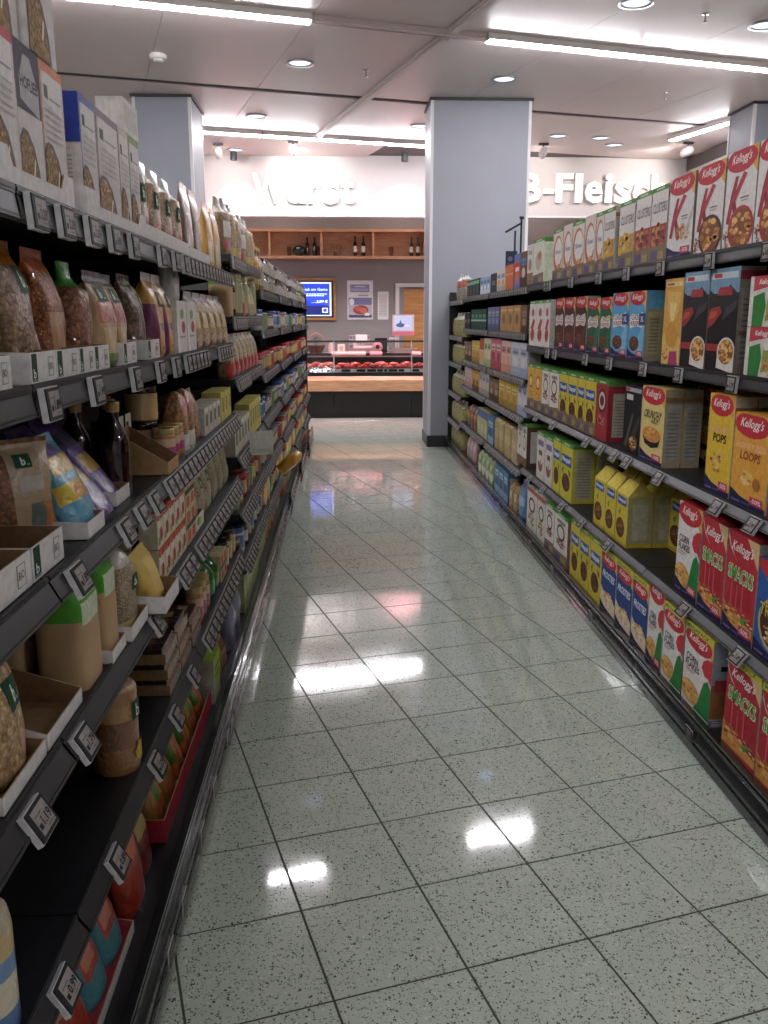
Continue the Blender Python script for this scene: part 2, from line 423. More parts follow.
for e1, l in ((1.66, 'white strip light beside the left pillar near the white sign wall'), (3.25, 'white strip light above the wall letters, middle of the far row'), (4.83, 'white strip light touching the grey pillar in the far row')):
    strip_lamp(e1, 12.69, l)
strip_lamp(7.93, 10.42, 'slanting white strip light at the right wall', True)
for e2, nm in ((3.09, 'overhead'), (-1.7, 'behind the camera')):
    for e1, pl in ((-2.1, 'leftmost'), (-0.5, 'second from left'), (4.4, 'rightmost')):
        strip_lamp(e1, e2, 'white strip light %s, %s of its row' % (nm, pl))
def rail_bar(e1a, e2a, e1b, e2b, wd, label):
    xa, ya = grid_xy(e1a, e2a); xb, yb = grid_xy(e1b, e2b); L = math.hypot(xb - xa, yb - ya)
    mb = MB(); mb.box(-L / 2, L / 2, -wd / 2, wd / 2, 0, .045); mb.box(-L / 2, L / 2, -wd / 2 - .012, -wd / 2, .02, .045); mb.box(-L / 2, L / 2, wd / 2, wd / 2 + .012, .02, .045)
    o = add('lamp_rail', mb.mesh('lamp_rail', 'ceiling_panel'), None, ((xa + xb) / 2, (ya + yb) / 2, CZ - .046), (0, 0, math.atan2(yb - ya, xb - xa)))
    tag(o, label, 'rail')
rail_bar(1.98, 7.89, 3.56, 7.89, .05, 'bare white lamp rail joining two strip lights on the ceiling')
rail_bar(3.23, 8.02, 3.23, 12.55, .07, 'grey lamp rail running along the ceiling toward the letter wall')
rail_bar(3.23, 3.2, 3.23, 7.80, .07, 'grey lamp rail on the ceiling nearer than the front strip lights')

# downlights, detector, sprinklers
glow('lamp_glass', '#b8d4ff', .55, '#c8d0dc')
rg = MB(); rg.lathe([(.12, .001), (.135, .0), (.14, -.012), (.115, -.014), (.1, .0)], '#ffffff', 24, cap=False); RGe = rg.mesh('trim_ring', 'metal')
gl = MB(); gl.lathe([(.0, -.004), (.06, -.006), (.112, -.002)], '#ffffff', 24, cap=False); GLe = gl.mesh('lamp_glass', 'lamp_glass')
def downlight(x, y, label):
    r = bpy.data.objects.new('downlight', None); COL.objects.link(r); r.location = (x, y, CZ)
    add('trim_ring', RGe, r); add('lens', GLe, r); tag(r, label, 'downlight', 'round downlights in the ceiling')
for x, y, l in ((-.38, 9.54, 'round downlight left of the diagonal rail, beside the front lights'), (1.75, 10.04, 'round downlight just in front of the grey pillar'), (2.39, 7.7, 'round bluish downlight at the top edge, right of centre'), (-1.03, 11.92, 'round downlight right of the left pillar'), (-1.55, 14.2, 'round downlight by the sign wall near the left pillar'), (1.06, 12.4, 'round downlight peeping out left of the grey pillar'), (3.03, 12.96, 'round downlight right of the grey pillar, leftmost of three'), (3.66, 13.07, 'round downlight right of the grey pillar, middle of three'), (4.0, 13.57, 'round downlight right of the grey pillar, closest to the letters'), (3.68, 8.19, 'round downlight at the top right corner of the ceiling')):
    downlight(x, y, l)
sd = MB(); sd.lathe([(.03, -.062), (.045, -.058), (.05, -.04)], '#f0eeee', 20); sd.lathe([(.075, -.04), (.085, -.02), (.08, 0)], '#f0eeee', 20)
o = add('smoke_detector', sd.mesh('smoke_detector', 'white_paint'), None, (-1.73, 9.33, CZ)); tag(o, 'white dome smoke detector on the ceiling above the left shelf', 'smoke detector')
for x, y, l in ((.28, 9.76, 'small sprinkler head beside the diagonal ceiling rail'), (3.05, 7.93, 'small sprinkler head near the top right ceiling lights'), (3.66, 10.54, 'small sprinkler head between pillar and right wall')):
    mb = MB(); mb.lathe([(.004, -.07), (.02, -.068), (.02, -.064), (.006, -.06), (.008, -.01), (.03, -.008), (.03, 0)], '#8a8584', 12)
    tag(add('sprinkler', mb.mesh('sprinkler', 'metal'), None, (x, y, CZ)), l, 'sprinkler', 'ceiling sprinklers')

# spot lamps that wash the letters
def spot_lamp(x, y, tx, ty, tz, power, blend_deg, label, body):
    r = bpy.data.objects.new('spotlight', None); COL.objects.link(r); r.location = (x, y, CZ)
    mb = MB(); mb.box(-.07, .07, -.025, .025, -.03, 0); add('mount', mb.mesh('mount', 'skirting'), r)
    d = Vector((tx - x, ty - y, tz - CZ + .12)).normalized(); q = d.to_track_quat('-Z', 'Y').to_euler()
    mb = MB(); mb.lathe([(.052, -.11), (.055, -.09), (.055, .06), (.035, .08)], '#ffffff', 18); add('lamp_head', mb.mesh('lamp_head', body), r, (0, 0, -.12), q)
    mb = MB(); mb.lathe([(.0, -.112), (.048, -.111)], '#ffffff', 18, cap=False); add('lens', mb.mesh('lens', 'spot_glass'), r, (0, 0, -.12), q)
    mb = MB(); mb.tube([(0, 0, -.03), (0, 0, -.09)], .012, '#333333'); add('stem', mb.mesh('stem', 'skirting'), r)
    ld = bpy.data.lights.new('spot', 'SPOT'); ld.energy = power; ld.spot_size = math.radians(blend_deg); ld.spot_blend = .7; ld.shadow_soft_size = .05; ld.color = (1, .93, .88)
    lo = bpy.data.objects.new('spot_beam', ld); COL.objects.link(lo); lo.parent = r; lo.location = Vector((0, 0, -.12)) + d * .13; lo.rotation_euler = q
    tag(r, label, 'spotlight')
glow('spot_glass', '#fff4e8', 18.0)
spot_lamp(-.66, 13.5, -.55, 14.72, 3.62, 24, 84, 'black mounted spotlight shining on the Wurst letters', 'white_paint')
spot_lamp(5.0, 13.3, 4.5, 14.72, 3.6, 24, 84, 'white spotlight at the right wall aimed at the letters', 'white_paint')
spot_lamp(2.95, 13.5, 3.0, 14.72, 3.62, 14, 84, 'spotlight hidden behind the grey pillar aimed at the letters', 'white_paint')
spot_lamp(-1.75, 13.72, -1.75, 14.72, 3.55, 6, 80, 'small spotlight washing the sign wall beside the left pillar', 'white_paint')

# raised wall letters
def letters(word, x0, x1, z0, z1, label):
    r = bpy.data.objects.new('raised_lettering', None); COL.objects.link(r); r.location = ((x0 + x1) / 2, 14.72, z0)
    cu = bpy.data.curves.new('w', 'FONT'); total = []
    # widths of the glyphs
    advs = []
    for ch in word:
        V, F = text2d(ch, .03)
        cu.body = ch
        advs.append(ch)
    wd = {'W': 1.05, 'u': .62, 'r': .44, 's': .55, 't': .42, 'B': .7, '-': .36, 'F': .58, 'l': .26, 'e': .62, 'i': .26, 'c': .56, 'h': .62, 'S': .64}
    tot = sum(wd[c] + .07 for c in word); sx = (x1 - x0) / tot; H = z1 - z0; x = -(x1 - x0) / 2
    hts = {'u': (0, .74), 'r': (0, .75), 's': (-.02, .75), 't': (-.01, .93), 'e': (-.02, .75), 'c': (-.02, .75), '-': (.3, .46)}
    for ch in word:
        a, b = hts.get(ch, (0, 1)); V, F = text2d(ch, .03); wch = wd[ch] * sx
        mb = MB(); th = .075
        P = [(x + (u + .5) * wch, a * H + (v + .5) * (b - a) * H) for u, v in V]
        base = len(mb.v); n = len(P)
        mb.v += [(px, -th, pz) for px, pz in P] + [(px, -.01, pz) for px, pz in P]
        edges = {}
        for f in F:
            mb.f.append(tuple(f)); mb.c.append((1, 1, 1)); mb.m.append(0); mb.sm.append(False)
            mb.f.append(tuple(i + n for i in reversed(f))); mb.c.append((1, 1, 1)); mb.m.append(0); mb.sm.append(False)
            for i in range(len(f)):
                e = (f[i], f[(i + 1) % len(f)]); edges[e] = 1
        for (i, j) in edges:
            if (j, i) not in edges:
                mb.f.append((j, i, i + n, j + n)); mb.c.append((1, 1, 1)); mb.m.append(0); mb.sm.append(False)
        add('letter', mb.mesh('letter', 'letter_white'), r); x += (wd[ch] + .07) * sx
    bpy.data.curves.remove(cu)
    tag(r, label, 'lettering')
letters('Wurst', -1.36, .26, 3.32, 3.77, 'raised white letters reading Wurst on the pale wall')
letters('SB-Fleisch', 2.53, 5.28, 3.36, 3.80, 'raised white letters reading SB-Fleisch right of the pillar')

# ------------------------------------------------------------------ back wall
def empty(name, loc, rot=(0, 0, 0)):
    r = bpy.data.objects.new(name, None); COL.objects.link(r); r.location = loc; r.rotation_euler = rot; return r
def part(root, name, mat, fn, loc=(0, 0, 0), rot=(0, 0, 0)):
    mb = MB(); fn(mb); return add(name, mb.mesh(name, mat), root, loc, rot)

# wooden wall shelf
ws = empty('compartment_shelf', (0, 16.99, 2.62))
x0, x1 = -2.22, 3.42
part(ws, 'bottom_board', 'wood', lambda m: m.box(x0, x1, -.30, 0, 0, .05))
part(ws, 'top_board', 'wood', lambda m: m.box(x0, x1, -.30, 0, .47, .515))
part(ws, 'back_board', 'wood', lambda m: m.box(x0, x1, -.02, 0, .05, .47))
for xd in (-2.20, -1.28, -.34, .60, 1.54, 2.46, 3.38):
    part(ws, 'divider', 'wood', lambda m: m.box(xd - .02, xd + .02, -.28, -.02, .05, .47))
tag(ws, 'long wooden compartment shelf high on the taupe back wall', 'wall shelf')
def wall_bottle(x, y, h, body, lab, label):
    mb = MB(); r = .036
    mb.lathe([(r * .9, 0), (r, .01), (r, h * .2)], body, 12, 0); mb.lathe([(r * 1.02, h * .2), (r * 1.02, h * .5)], lab, 12, 0, cap=False)
    mb.lathe([(r, h * .5), (r, h * .6), (r * .4, h * .74), (r * .38, h * .93)], body, 12, 0, cap=False)
    o = add('wine_bottle', mb.mesh('wine_bottle', 'gloss'), None, (x, y, 2.67))
    c = MB(); c.lathe([(r * .42, h * .93), (r * .42, h)], '#7a2a20', 12); add('bottle_cap', c.mesh('bottle_cap', 'gloss'), o)
    tag(o, label, 'bottle', 'bottles on the wooden wall shelf')
for x, lab, l in ((-.60, '#3a2620', 'dark bottle on the wooden wall shelf beside a dark round bowl'), (-.47, '#3a2620', 'dark bottle on the wooden wall shelf, right of its twin, left compartment'), (.27, '#d8d2c8', 'white-labelled bottle on the wooden wall shelf, left one, middle compartment'), (.42, '#d8d2c8', 'white-labelled bottle on the wooden wall shelf, right one, middle compartment'), (1.30, '#b8aca0', 'pale-labelled bottle on the wall shelf left of the pillar edge'), (1.42, '#b8aca0', 'pale-labelled bottle on the wall shelf touching the pillar edge')):
    wall_bottle(x, 16.83, .34 if lab != '#d8d2c8' else .36, '#1c1410', lab, l)
mb = MB(); mb.lathe([(.05, 0), (.1, .03), (.125, .1), (.1, .16), (.04, .185)], '#1e2a28', 16)
tag(add('round_pot', mb.mesh('round_pot', 'gloss'), None, (-.75, 16.82, 2.67)), 'dark green round pot on the wooden wall shelf', 'pot')
for x, l in ((-.93, 'small clear glass on the wall shelf left of the round pot'), (-.415, 'small clear glass on the wall shelf beside the divider'), (.93, 'clear glass jug on the wall shelf, right compartment')):
    mb = MB(); mb.lathe([(.03, 0), (.035, .005), (.04, .17), (.036, .17), (.03, .01)], '#cfc0b2', 14, cap=False); mb.poly([(.03 * math.cos(a * .449), .03 * math.sin(a * .449), .006) for a in range(14)], '#cfc0b2')
    tag(add('drinking_glass', mb.mesh('drinking_glass', 'clear_plastic'), None, (x, 16.84, 2.67)), l, 'glass')
mb = MB()
rn = random.Random(5)
for k in range(9):
    a = rn.uniform(-.16, .16); mb.tube([(a * .3, 0, 0), (a * .7, rn.uniform(-.02, .02), .09), (a, rn.uniform(-.03, .03), rn.uniform(.14, .24))], [.004, .004, .012], '#8d6a50', 0, 5)
mb.lathe([(.05, 0), (.07, .02), (.05, .07)], '#6b4a36', 10)
tag(add('dried_flowers', mb.mesh('dried_flowers', 'kraft'), None, (-.06, 16.83, 2.67)), 'dried twigs in a small brown pot on the wall shelf', 'dried flowers')

# screen
tv = empty('advert_screen', (-.46, 16.995, 1.53))
def tvf(m):
    W, H, b = .37, .76, .045
    for a, b2, c, d in ((-W, -W + b, 0, H), (W - b, W, 0, H), (-W + b, W - b, 0, b), (-W + b, W - b, H - b, H)): m.box(a, b2, -.06, 0, c, d)
part(tv, 'wood_frame', 'wood_door', tvf)
part(tv, 'bezel', 'black', lambda m: m.box(-.325, .325, -.05, -.005, .045, .715))
m_, t_, b_ = new_mat('screen_print')
at_ = nd(t_, 'ShaderNodeAttribute', attribute_name='Col'); t_.links.new(at_.outputs['Color'], b_.inputs['Base Color']); t_.links.new(at_.outputs['Color'], b_.inputs['Emission Color']); setp(b_, emis=.42, rough=.3)
def tvs(m):
    pl = lambda u, v, L: (-.285 + u * .57, -.052 - L * 4, .075 + v * .61)
    draw(m, [('r', 0, 0, 1, 1, '#b9c6ec'), ('r', .03, .03, .94, .955, '#1a2fb0'), ('r', .03, .03, .94, .3, '#10185c'), ('p', [(.03, .5), (.94, .3), (.94, .7), (.03, .62)], '#2440cc'), ('t', 'Etak am Gamo', .48, .79, .8, .085, '#bfe6ff')] + [('r', .1 + .085 * k, .64, .17 + .085 * k, .665, '#d8ecff') for k in range(9)] + [('r', .18 + .085 * k, .59, .25 + .085 * k, .615, '#d8ecff') for k in range(7)] + [('r', .34, .39, .62, .4, '#cfe0ff'), ('t', '3,89 €', .7, .43, .36, .085, '#ffffff'), ('r', .7, .1, .88, .24, '#e8f0ff'), ('r', .73, .12, .85, .22, '#2440cc')], pl)
part(tv, 'display', 'screen_print', tvs)
tag(tv, 'lit blue advertising screen in a light wooden frame', 'screen')

def poster(x0, x1, z0, z1, ops, label, name='poster'):
    mb = MB(); W, H = x1 - x0, z1 - z0
    mb.box(-W / 2, W / 2, -.012, 0, 0, H, '#e6e2e4')
    draw(mb, ops, lambda u, v, L: (-W / 2 + u * W, -.012 - L * 4, v * H))
    tag(add(name, mb.mesh(name, 'carton'), None, ((x0 + x1) / 2, 16.995, z0)), label, 'poster')
poster(.12, .60, 1.54, 2.25, [('r', .12, .70, .86, .9, '#8f8fb4'), ('r', .16, .73, .82, .8, '#a9abc8'), ('r', .3, .83, .7, .86, '#d8d8ea'), ('r', .42, .6, .82, .64, '#b9a39a'), ('r', .05, .05, .95, .56, '#7c7ca6'), ('r', .05, .05, .95, .38, '#c4bcc8'), ('e', .52, .25, .3, .12, '#b4443c'), ('e', .42, .28, .14, .07, '#c8685c'), ('e', .62, .23, .14, .07, '#d07a6c'), ('r', .05, .05, .95, .12, '#57577a'), ('e', .17, .45, .1, .09, '#e4e4ee'), ('r', .68, .1, .86, .17, '#ffffff')], 'white and violet advertising poster with red meat beside the screen')
poster(.69, .89, 1.54, 2.05, [('r', .12, .1 + .0, .88, .9, '#d4cfd0')] + [('r', .2, .2 + .1 * k, .8, .215 + .1 * k, '#b3adb0') for k in range(6)], 'small white notice sheet next to the door', 'notice_sheet')

# door
dr = empty('door_1', (1.52, 16.995, 0)); dr['kind'] = 'structure'
def dfr(m):
    m.box(-.5, -.43, -.06, 0, 0, 2.2); m.box(.43, .5, -.06, 0, 0, 2.2); m.box(-.43, .43, -.06, 0, 2.13, 2.2)
part(dr, 'door_frame', 'pillar_trim', dfr)
dl = part(dr, 'door_leaf', 'wood_door', lambda m: m.box(-.34, .43, -.045, -.005, .01, 2.10))
part(dr, 'door_gap', 'wall_taupe', lambda m: m.box(-.43, -.34, -.03, -.005, .01, 2.13))
part(dl, 'handle', 'metal', lambda m: (m.tube([(-.27, -.045, 1.05), (-.27, -.1, 1.05), (-.16, -.1, 1.05)], .011)))

# ------------------------------------------------------------------ meat counter
YC = 14.17
mc = empty('meat_counter', (0, YC, 0))
CX0, CX1 = -2.6, 3.6
part(mc, 'plinth', 'black', lambda m: m.box(CX0, CX1, .06, 1.05, .0, .08))
for k in range(5):
    a = CX0 + (CX1 - CX0) * k / 5
    part(mc, 'front_panel', 'black', lambda m: m.box(a + .004, a + (CX1 - CX0) / 5 - .004, .02, 1.05, .08, .43))
part(mc, 'wood_ledge', 'wood', lambda m: (m.box(CX0, CX1, -.03, .3, .43, .60), m.poly([(CX0, -.03, .60), (CX1, -.03, .60), (CX1, .04, .66), (CX0, .04, .66)]), m.poly([(CX0, .04, .66), (CX1, .04, .66), (CX1, .3, .66), (CX0, .3, .66)])))
part(mc, 'display_bed', 'black', lambda m: (m.box(CX0, CX1, .05, 1.05, .665, .72), m.poly([(CX0, .12, .722), (CX1, .12, .722), (CX1, .62, .80), (CX0, .62, .80)]), m.box(CX0, CX1, .62, .66, .72, 1.0)))
part(mc, 'worktop', 'metal', lambda m: m.box(CX0, CX1, .66, 1.1, .96, 1.0))
part(mc, 'inner_shelf', 'metal', lambda m: m.box(CX0, CX1, .52, .66, .94, .958))
def pstrip(m):
    m.box(CX0, CX1, .085, .10, .722, .775, '#e9e4e4')
    rr = random.Random(3); x = CX0 + .05
    while x < CX1 - .2:
        wd = rr.choice((.05, .07, .09, .14)); m.poly([(x, .0845, .728), (x + wd, .0845, .728), (x + wd, .0845, .768), (x, .0845, .768)], '#2c2426'); x += wd + rr.choice((.02, .03, .1))
part(mc, 'price_strip', 'carton', pstrip)
for k in range(5):
    a = CX0 + (CX1 - CX0) * k / 5; b = a + (CX1 - CX0) / 5
    part(mc, 'front_glass', 'clear_glass', lambda m: m.poly([(a + .004, .06, .70), (b - .004, .06, .70), (b - .004, .20, 1.21), (a + .004, .20, 1.21)]))
    part(mc, 'glass_post', 'metal', lambda m: m.tube([(a, .062, .69), (a, .2, 1.21)], .011))
part(mc, 'top_glass', 'clear_glass', lambda m: m.poly([(CX0, .20, 1.212), (CX1, .20, 1.212), (CX1, .52, 1.212), (CX0, .52, 1.212)]))
part(mc, 'top_rail', 'skirting', lambda m: m.box(CX0, CX1, .19, .215, 1.186, 1.216))
glow('pink_tube', '#ff8f98', 8.0)
part(mc, 'lamp_tube', 'pink_tube', lambda m: m.box(CX0 + .1, CX1 - .1, .222, .236, 1.188, 1.2))
tag(mc, 'glass-fronted meat counter with black base and wooden ledge', 'counter')

def lump(seed, base):
    rn = random.Random(seed); mb = MB(); n, r = 10, 6; P = []
    ph = [rn.uniform(0, 6.28) for _ in range(4)]
    for i in range(r + 1):
        th = math.pi * i / r
        row = []
        for k in range(n):
            a = 2 * math.pi * k / n; q = 1 + .13 * math.sin(2 * a + ph[0]) + .1 * math.sin(3 * a + ph[1] + th) + .06 * math.sin(5 * a + ph[2])
            row.append((.11 * q * math.sin(th) * math.cos(a), .08 * q * math.sin(th) * math.sin(a), .04 - .04 * math.cos(th) * (1 if i > r / 2 else 1)))
        P.append(row)
    mb.grid(P, lambda i, j: base if (i * 7 + j * 3 + seed) % 5 else '#d9a79c', closed=True)
    return mb.mesh('meat_cut', 'meatred')
cuts = [lump(1, '#a32c2a'), lump(2, '#8e2422'), lump(3, '#c4625a'), lump(4, '#b5413a')]
rn = random.Random(11); k = 0; x = -1.35
while x < 1.75:
    for row in (0, 1):
        yy = .23 + row * .2; zz = .722 + (yy - .12) * .156 + .002
        s = rn.uniform(.8, 1.05)
        o = add('meat_cut', cuts[(k + row) % 4], None, (x + row * .1, YC + yy, zz + .012), (0, 0, rn.uniform(-.3, .3)), (s * .86, s * .86, s * 1.15))
        tag(o, 'raw red meat cut in the counter, %s row, %s from the left' % (('front', 'back')[row], 'first second third fourth fifth sixth seventh eighth ninth tenth eleventh twelfth thirteenth fourteenth fifteenth sixteenth seventeenth eighteenth'.split()[min(k, 17)]), 'meat', 'cuts of meat in the counter')
    k += 1; x += .21
# sausages / packs on the inner shelf
for k2, (xa, wd, c, l) in enumerate(((-.16, .56, '#f0c9c6', 'long pale pink tray on the counter inner shelf'), (.47, .2, '#e59aa6', 'short pink packet on the counter inner shelf'), (1.15, .16, '#e8c2ba', 'small pale packet on the inner shelf by the pillar'))):
    mb = MB(); P = [[(xa + wd * i / 6, .0 + .06 * math.cos(a * .785), .035 + .035 * math.sin(a * .785)) for a in range(8)] for i in range(7)]
    P = [[(p[0], p[1], p[2]) for p in r] for r in P]
    mb.grid(P, lambda i, j: c, closed=True); mb.poly(P[0][::-1], c); mb.poly(P[-1], c)
    tag(add('sausage_tray', mb.mesh('sausage_tray', 'meatred'), None, (0, YC + .59, .959)), l, 'meat tray', 'trays on the inner shelf')
for xx, l in ((-.28, 'small white price card inside the meat counter, left'), (.08, 'small white price card inside the meat counter, centre left'), (.42, 'small white price card inside the meat counter, centre right'), (.72, 'small white price card inside the meat counter, right')):
    mb = MB(); mb.box(-.045, .045, -.004, 0, 0, .07, '#eee6e6'); mb.box(-.03, .03, -.0045, -.004, .02, .05, '#5a3c40'); mb.box(-.01, .01, 0, .03, 0, .006, '#999999')
    tag(add('price_card', mb.mesh('price_card', 'carton'), None, (xx, YC + .60, .875 - .1), (-.1, 0, 0)), l, 'price card')
# tools behind the glass, on the worktop (z = 1.0)
def wbk(m):
    for i in range(7):
        a = -.17 + .34 * i / 6; m.tube([(a, -.12, .0), (a, -.12, .28)], .004, '#c9c4bf', 0, 5); m.tube([(a, .12, .0), (a, .12, .28)], .004, '#c9c4bf', 0, 5)
    for z in (.004, .07, .14, .21, .28):
        m.tube([(-.17, -.12, z), (.17, -.12, z), (.17, .12, z), (-.17, .12, z), (-.17, -.12, z)], .005, '#c9c4bf', 0, 5)
bk = empty('wire_basket', (.30, YC + .86, 1.0)); part(bk, 'wire_frame', 'metal', wbk); part(bk, 'white_card', 'carton', lambda m: m.box(-.06, .13, -.13, -.124, .2, .3, '#f3efe8')); tag(bk, 'silver wire basket on the counter worktop', 'basket')
mb = MB(); mb.box(-.1, .1, -.1, .1, 0, .24, '#222226'); mb.box(-.08, .08, -.105, -.1, .05, .2, '#2e2e34'); mb.box(.1, .13, -.03, .03, .05, .1, '#c9b8b0')
tag(add('scale_printer', mb.mesh('scale_printer', 'carton'), None, (.66, YC + .86, 1.0)), 'black boxy scale printer right of the wire basket', 'scale')
sl = empty('meat_slicer', (.40, YC + .74, 1.0))
part(sl, 'machine_body', 'metal', lambda m: (m.box(-.28, .25, -.05, .05, .0, .04), m.poly([(-.28, -.055, .04), (.25, -.055, .04), (.25, -.055, .1), (-.05, -.055, .075)]), m.box(-.25, .2, -.05, .02, .04, .075)))
part(sl, 'blade_disc', 'metal', lambda m: [m.poly([(.2 + r * math.cos(a * .3927), y, .10 + r * math.sin(a * .3927)) for a in range(16)]) for r, y in ((.085, -.06),)])
part(sl, 'blade_hub', 'black', lambda m: m.poly([(.2 + .035 * math.cos(a * .5236), -.062, .10 + .035 * math.sin(a * .5236)) for a in range(12)]))
part(sl, 'slide_cover', 'pillar_trim', lambda m: m.box(-.2, .12, -.054, .0, .08, .12))
tag(sl, 'chrome meat slicer with round blade behind the glass', 'slicer')
mb = MB(); mb.box(-.06, .06, -.05, .05, 0, .14, '#e6dfd8'); mb.box(-.03, .03, -.055, -.05, .03, .11, '#b9b2ac')
tag(add('paper_roll_box', mb.mesh('paper_roll_box', 'carton'), None, (.0, YC + .8, 1.0)), 'small white box left of the meat slicer', 'box')
fb = empty('flower_basket', (-.42, YC + .85, 1.0))
part(fb, 'basket_bowl', 'kraft', lambda m: m.lathe([(.1, 0), (.15, .1), (.17, .12)], '#4a3324', 14))
def leaves(m):
    rr = random.Random(2)
    for i in range(40):
        a = rr.uniform(0, 6.28); q = rr.uniform(0, .15); z = rr.uniform(.12, .24); c = rr.choice(['#3f3a22', '#7a5a3c', '#a8566a', '#2f3420'])
        x, y = q * math.cos(a), q * math.sin(a); s = .035
        m.poly([(x - s, y, z), (x, y - s * .5, z + s * .6), (x + s, y, z + s), (x, y + s * .5, z + s * .4)], c)
part(fb, 'foliage', 'kraft', leaves); part(fb, 'basket_handle', 'kraft', lambda m: m.tube([(.15 * math.cos(a * .3142), 0, .1 + .22 * math.sin(a * .3142)) for a in range(11)], .008, '#b08050'))
tag(fb, 'dark basket with handle and plants at the counter left end', 'basket')
mb = MB(); mb.lathe([(.05, 0), (.06, .1), (.03, .16), (.035, .19)], '#b9b2b0', 12)
tag(add('glass_jar', mb.mesh('glass_jar', 'gloss'), None, (-.17, YC + .85, 1.0)), 'pale glass jar between basket and white box on counter', 'jar')
# scale with customer display on a pole
sc = empty('counter_scale', (1.02, YC + .80, 1.0))
part(sc, 'weigh_plate', 'metal', lambda m: (m.box(-.2, .24, -.1, .12, .06, .075), m.box(-.17, .2, -.08, .1, 0, .06)))
part(sc, 'pole', 'metal', lambda m: m.tube([(-.08, .05, .06), (-.08, .05, .30)], .014))
part(sc, 'arm', 'pillar_trim', lambda m: m.box(-.22, -.08, .02, .06, .22, .25))
def disp(m):
    m.box(-.17, .19, -.02, .03, .28, .62, '#b9b6bb')
    draw(m, [('r', 0, 0, 1, .2, '#b06a78'), ('r', .08, .26, .92, .94, '#a9cbe8'), ('e', .36, .5, .2, .1, '#3d5f86'), ('p', [(.3, .55), (.42, .55), (.38, .78)], '#3d5f86'), ('r', .55, .45, .82, .5, '#d8ecf8')], lambda u, v, L: (-.17 + .36 * u, -.02 - L * 3, .28 + .34 * v))
part(sc, 'display_panel', 'screen_print2' if 'screen_print2' in MATS else 'carton', disp)
tag(sc, 'counter scale with blue display panel on a pole', 'scale')
# pink ceiling lamps over the meat
for x, l in ((1.0, 'pink-tinted ceiling spotlight over the meat counter near the pillar'), (-1.6, 'pink-tinted ceiling spotlight over the counter left end')):
    r = empty('meat_spotlight', (x, 14.35, CZ))
    part(r, 'lamp_head', 'skirting', lambda m: m.lathe([(.05, -.13), (.055, -.1), (.05, 0)], '#ffffff', 16))
    ld = bpy.data.lights.new('meat_beam', 'SPOT'); ld.energy = 75; ld.spot_size = math.radians(100); ld.spot_blend = .8; ld.color = (1, .4, .46); ld.shadow_soft_size = .05
    lo = bpy.data.objects.new('meat_beam', ld); COL.objects.link(lo); lo.parent = r; lo.location = (0, 0, -.15); lo.rotation_euler = (.12, 0, 0)
    tag(r, l, 'spotlight')
# white ceiling lamps behind the fascia
for x in (-1.2, 1.2, 3.4):
    r = empty('service_light', (x, 16.1, CZ - .03))
    part(r, 'housing', 'white_paint', lambda m: m.box(-.6, .6, -.07, .07, 0, .03)); part(r, 'diffuser', 'service_glow' if 'service_glow' in MATS else glow('service_glow', '#ffe9e0', 9.0).name, lambda m: m.box(-.58, .58, -.055, .055, -.015, 0))
    tag(r, 'strip light behind the fascia above the counter staff area, ' + {-1.2: 'left', 1.2: 'middle', 3.4: 'right'}[x], 'ceiling light')

# ------------------------------------------------------------------ shelving
def tag_mesh(price):
    mb = MB(); W, H, T = .072, .056, .012
    mb.box(-W / 2, W / 2, .002, T, -H, 0, '#c3c1c2')
    mb.box(-W / 2 + .003, W / 2, -.0005, .002, -H + .002, -.002, '#2c2c30')
    pl = lambda u, v, L: (-W / 2 + u * W, -.0005 - L, -H + v * H)
    ops = [('r', .2, .14, .92, .87, '#958f8c'), ('r', .26, .66, .6, .70, '#6a6663'), ('r', .24, .3, .38, .46, '#2b2a2b'), ('r', .55, .2, .88, .24, '#6a6663')]
    if price: ops.append(('t', price, .66, .46, .44, .3, '#1c1c1f', 0, .02))
    else: ops.append(('r', .5, .36, .86, .58, '#3c3a3a'))
    draw(mb, ops, pl, .0002)
    return mb.mesh('price_tag', 'carton')
TAGS = [tag_mesh(p) for p in ('1.49', '0.89', '1.89', '2.29', '1.19', '0.99', '3.49', '1.79')]
TAGN = [tag_mesh('')]
SHELF_T = .030
rt = random.Random(77)
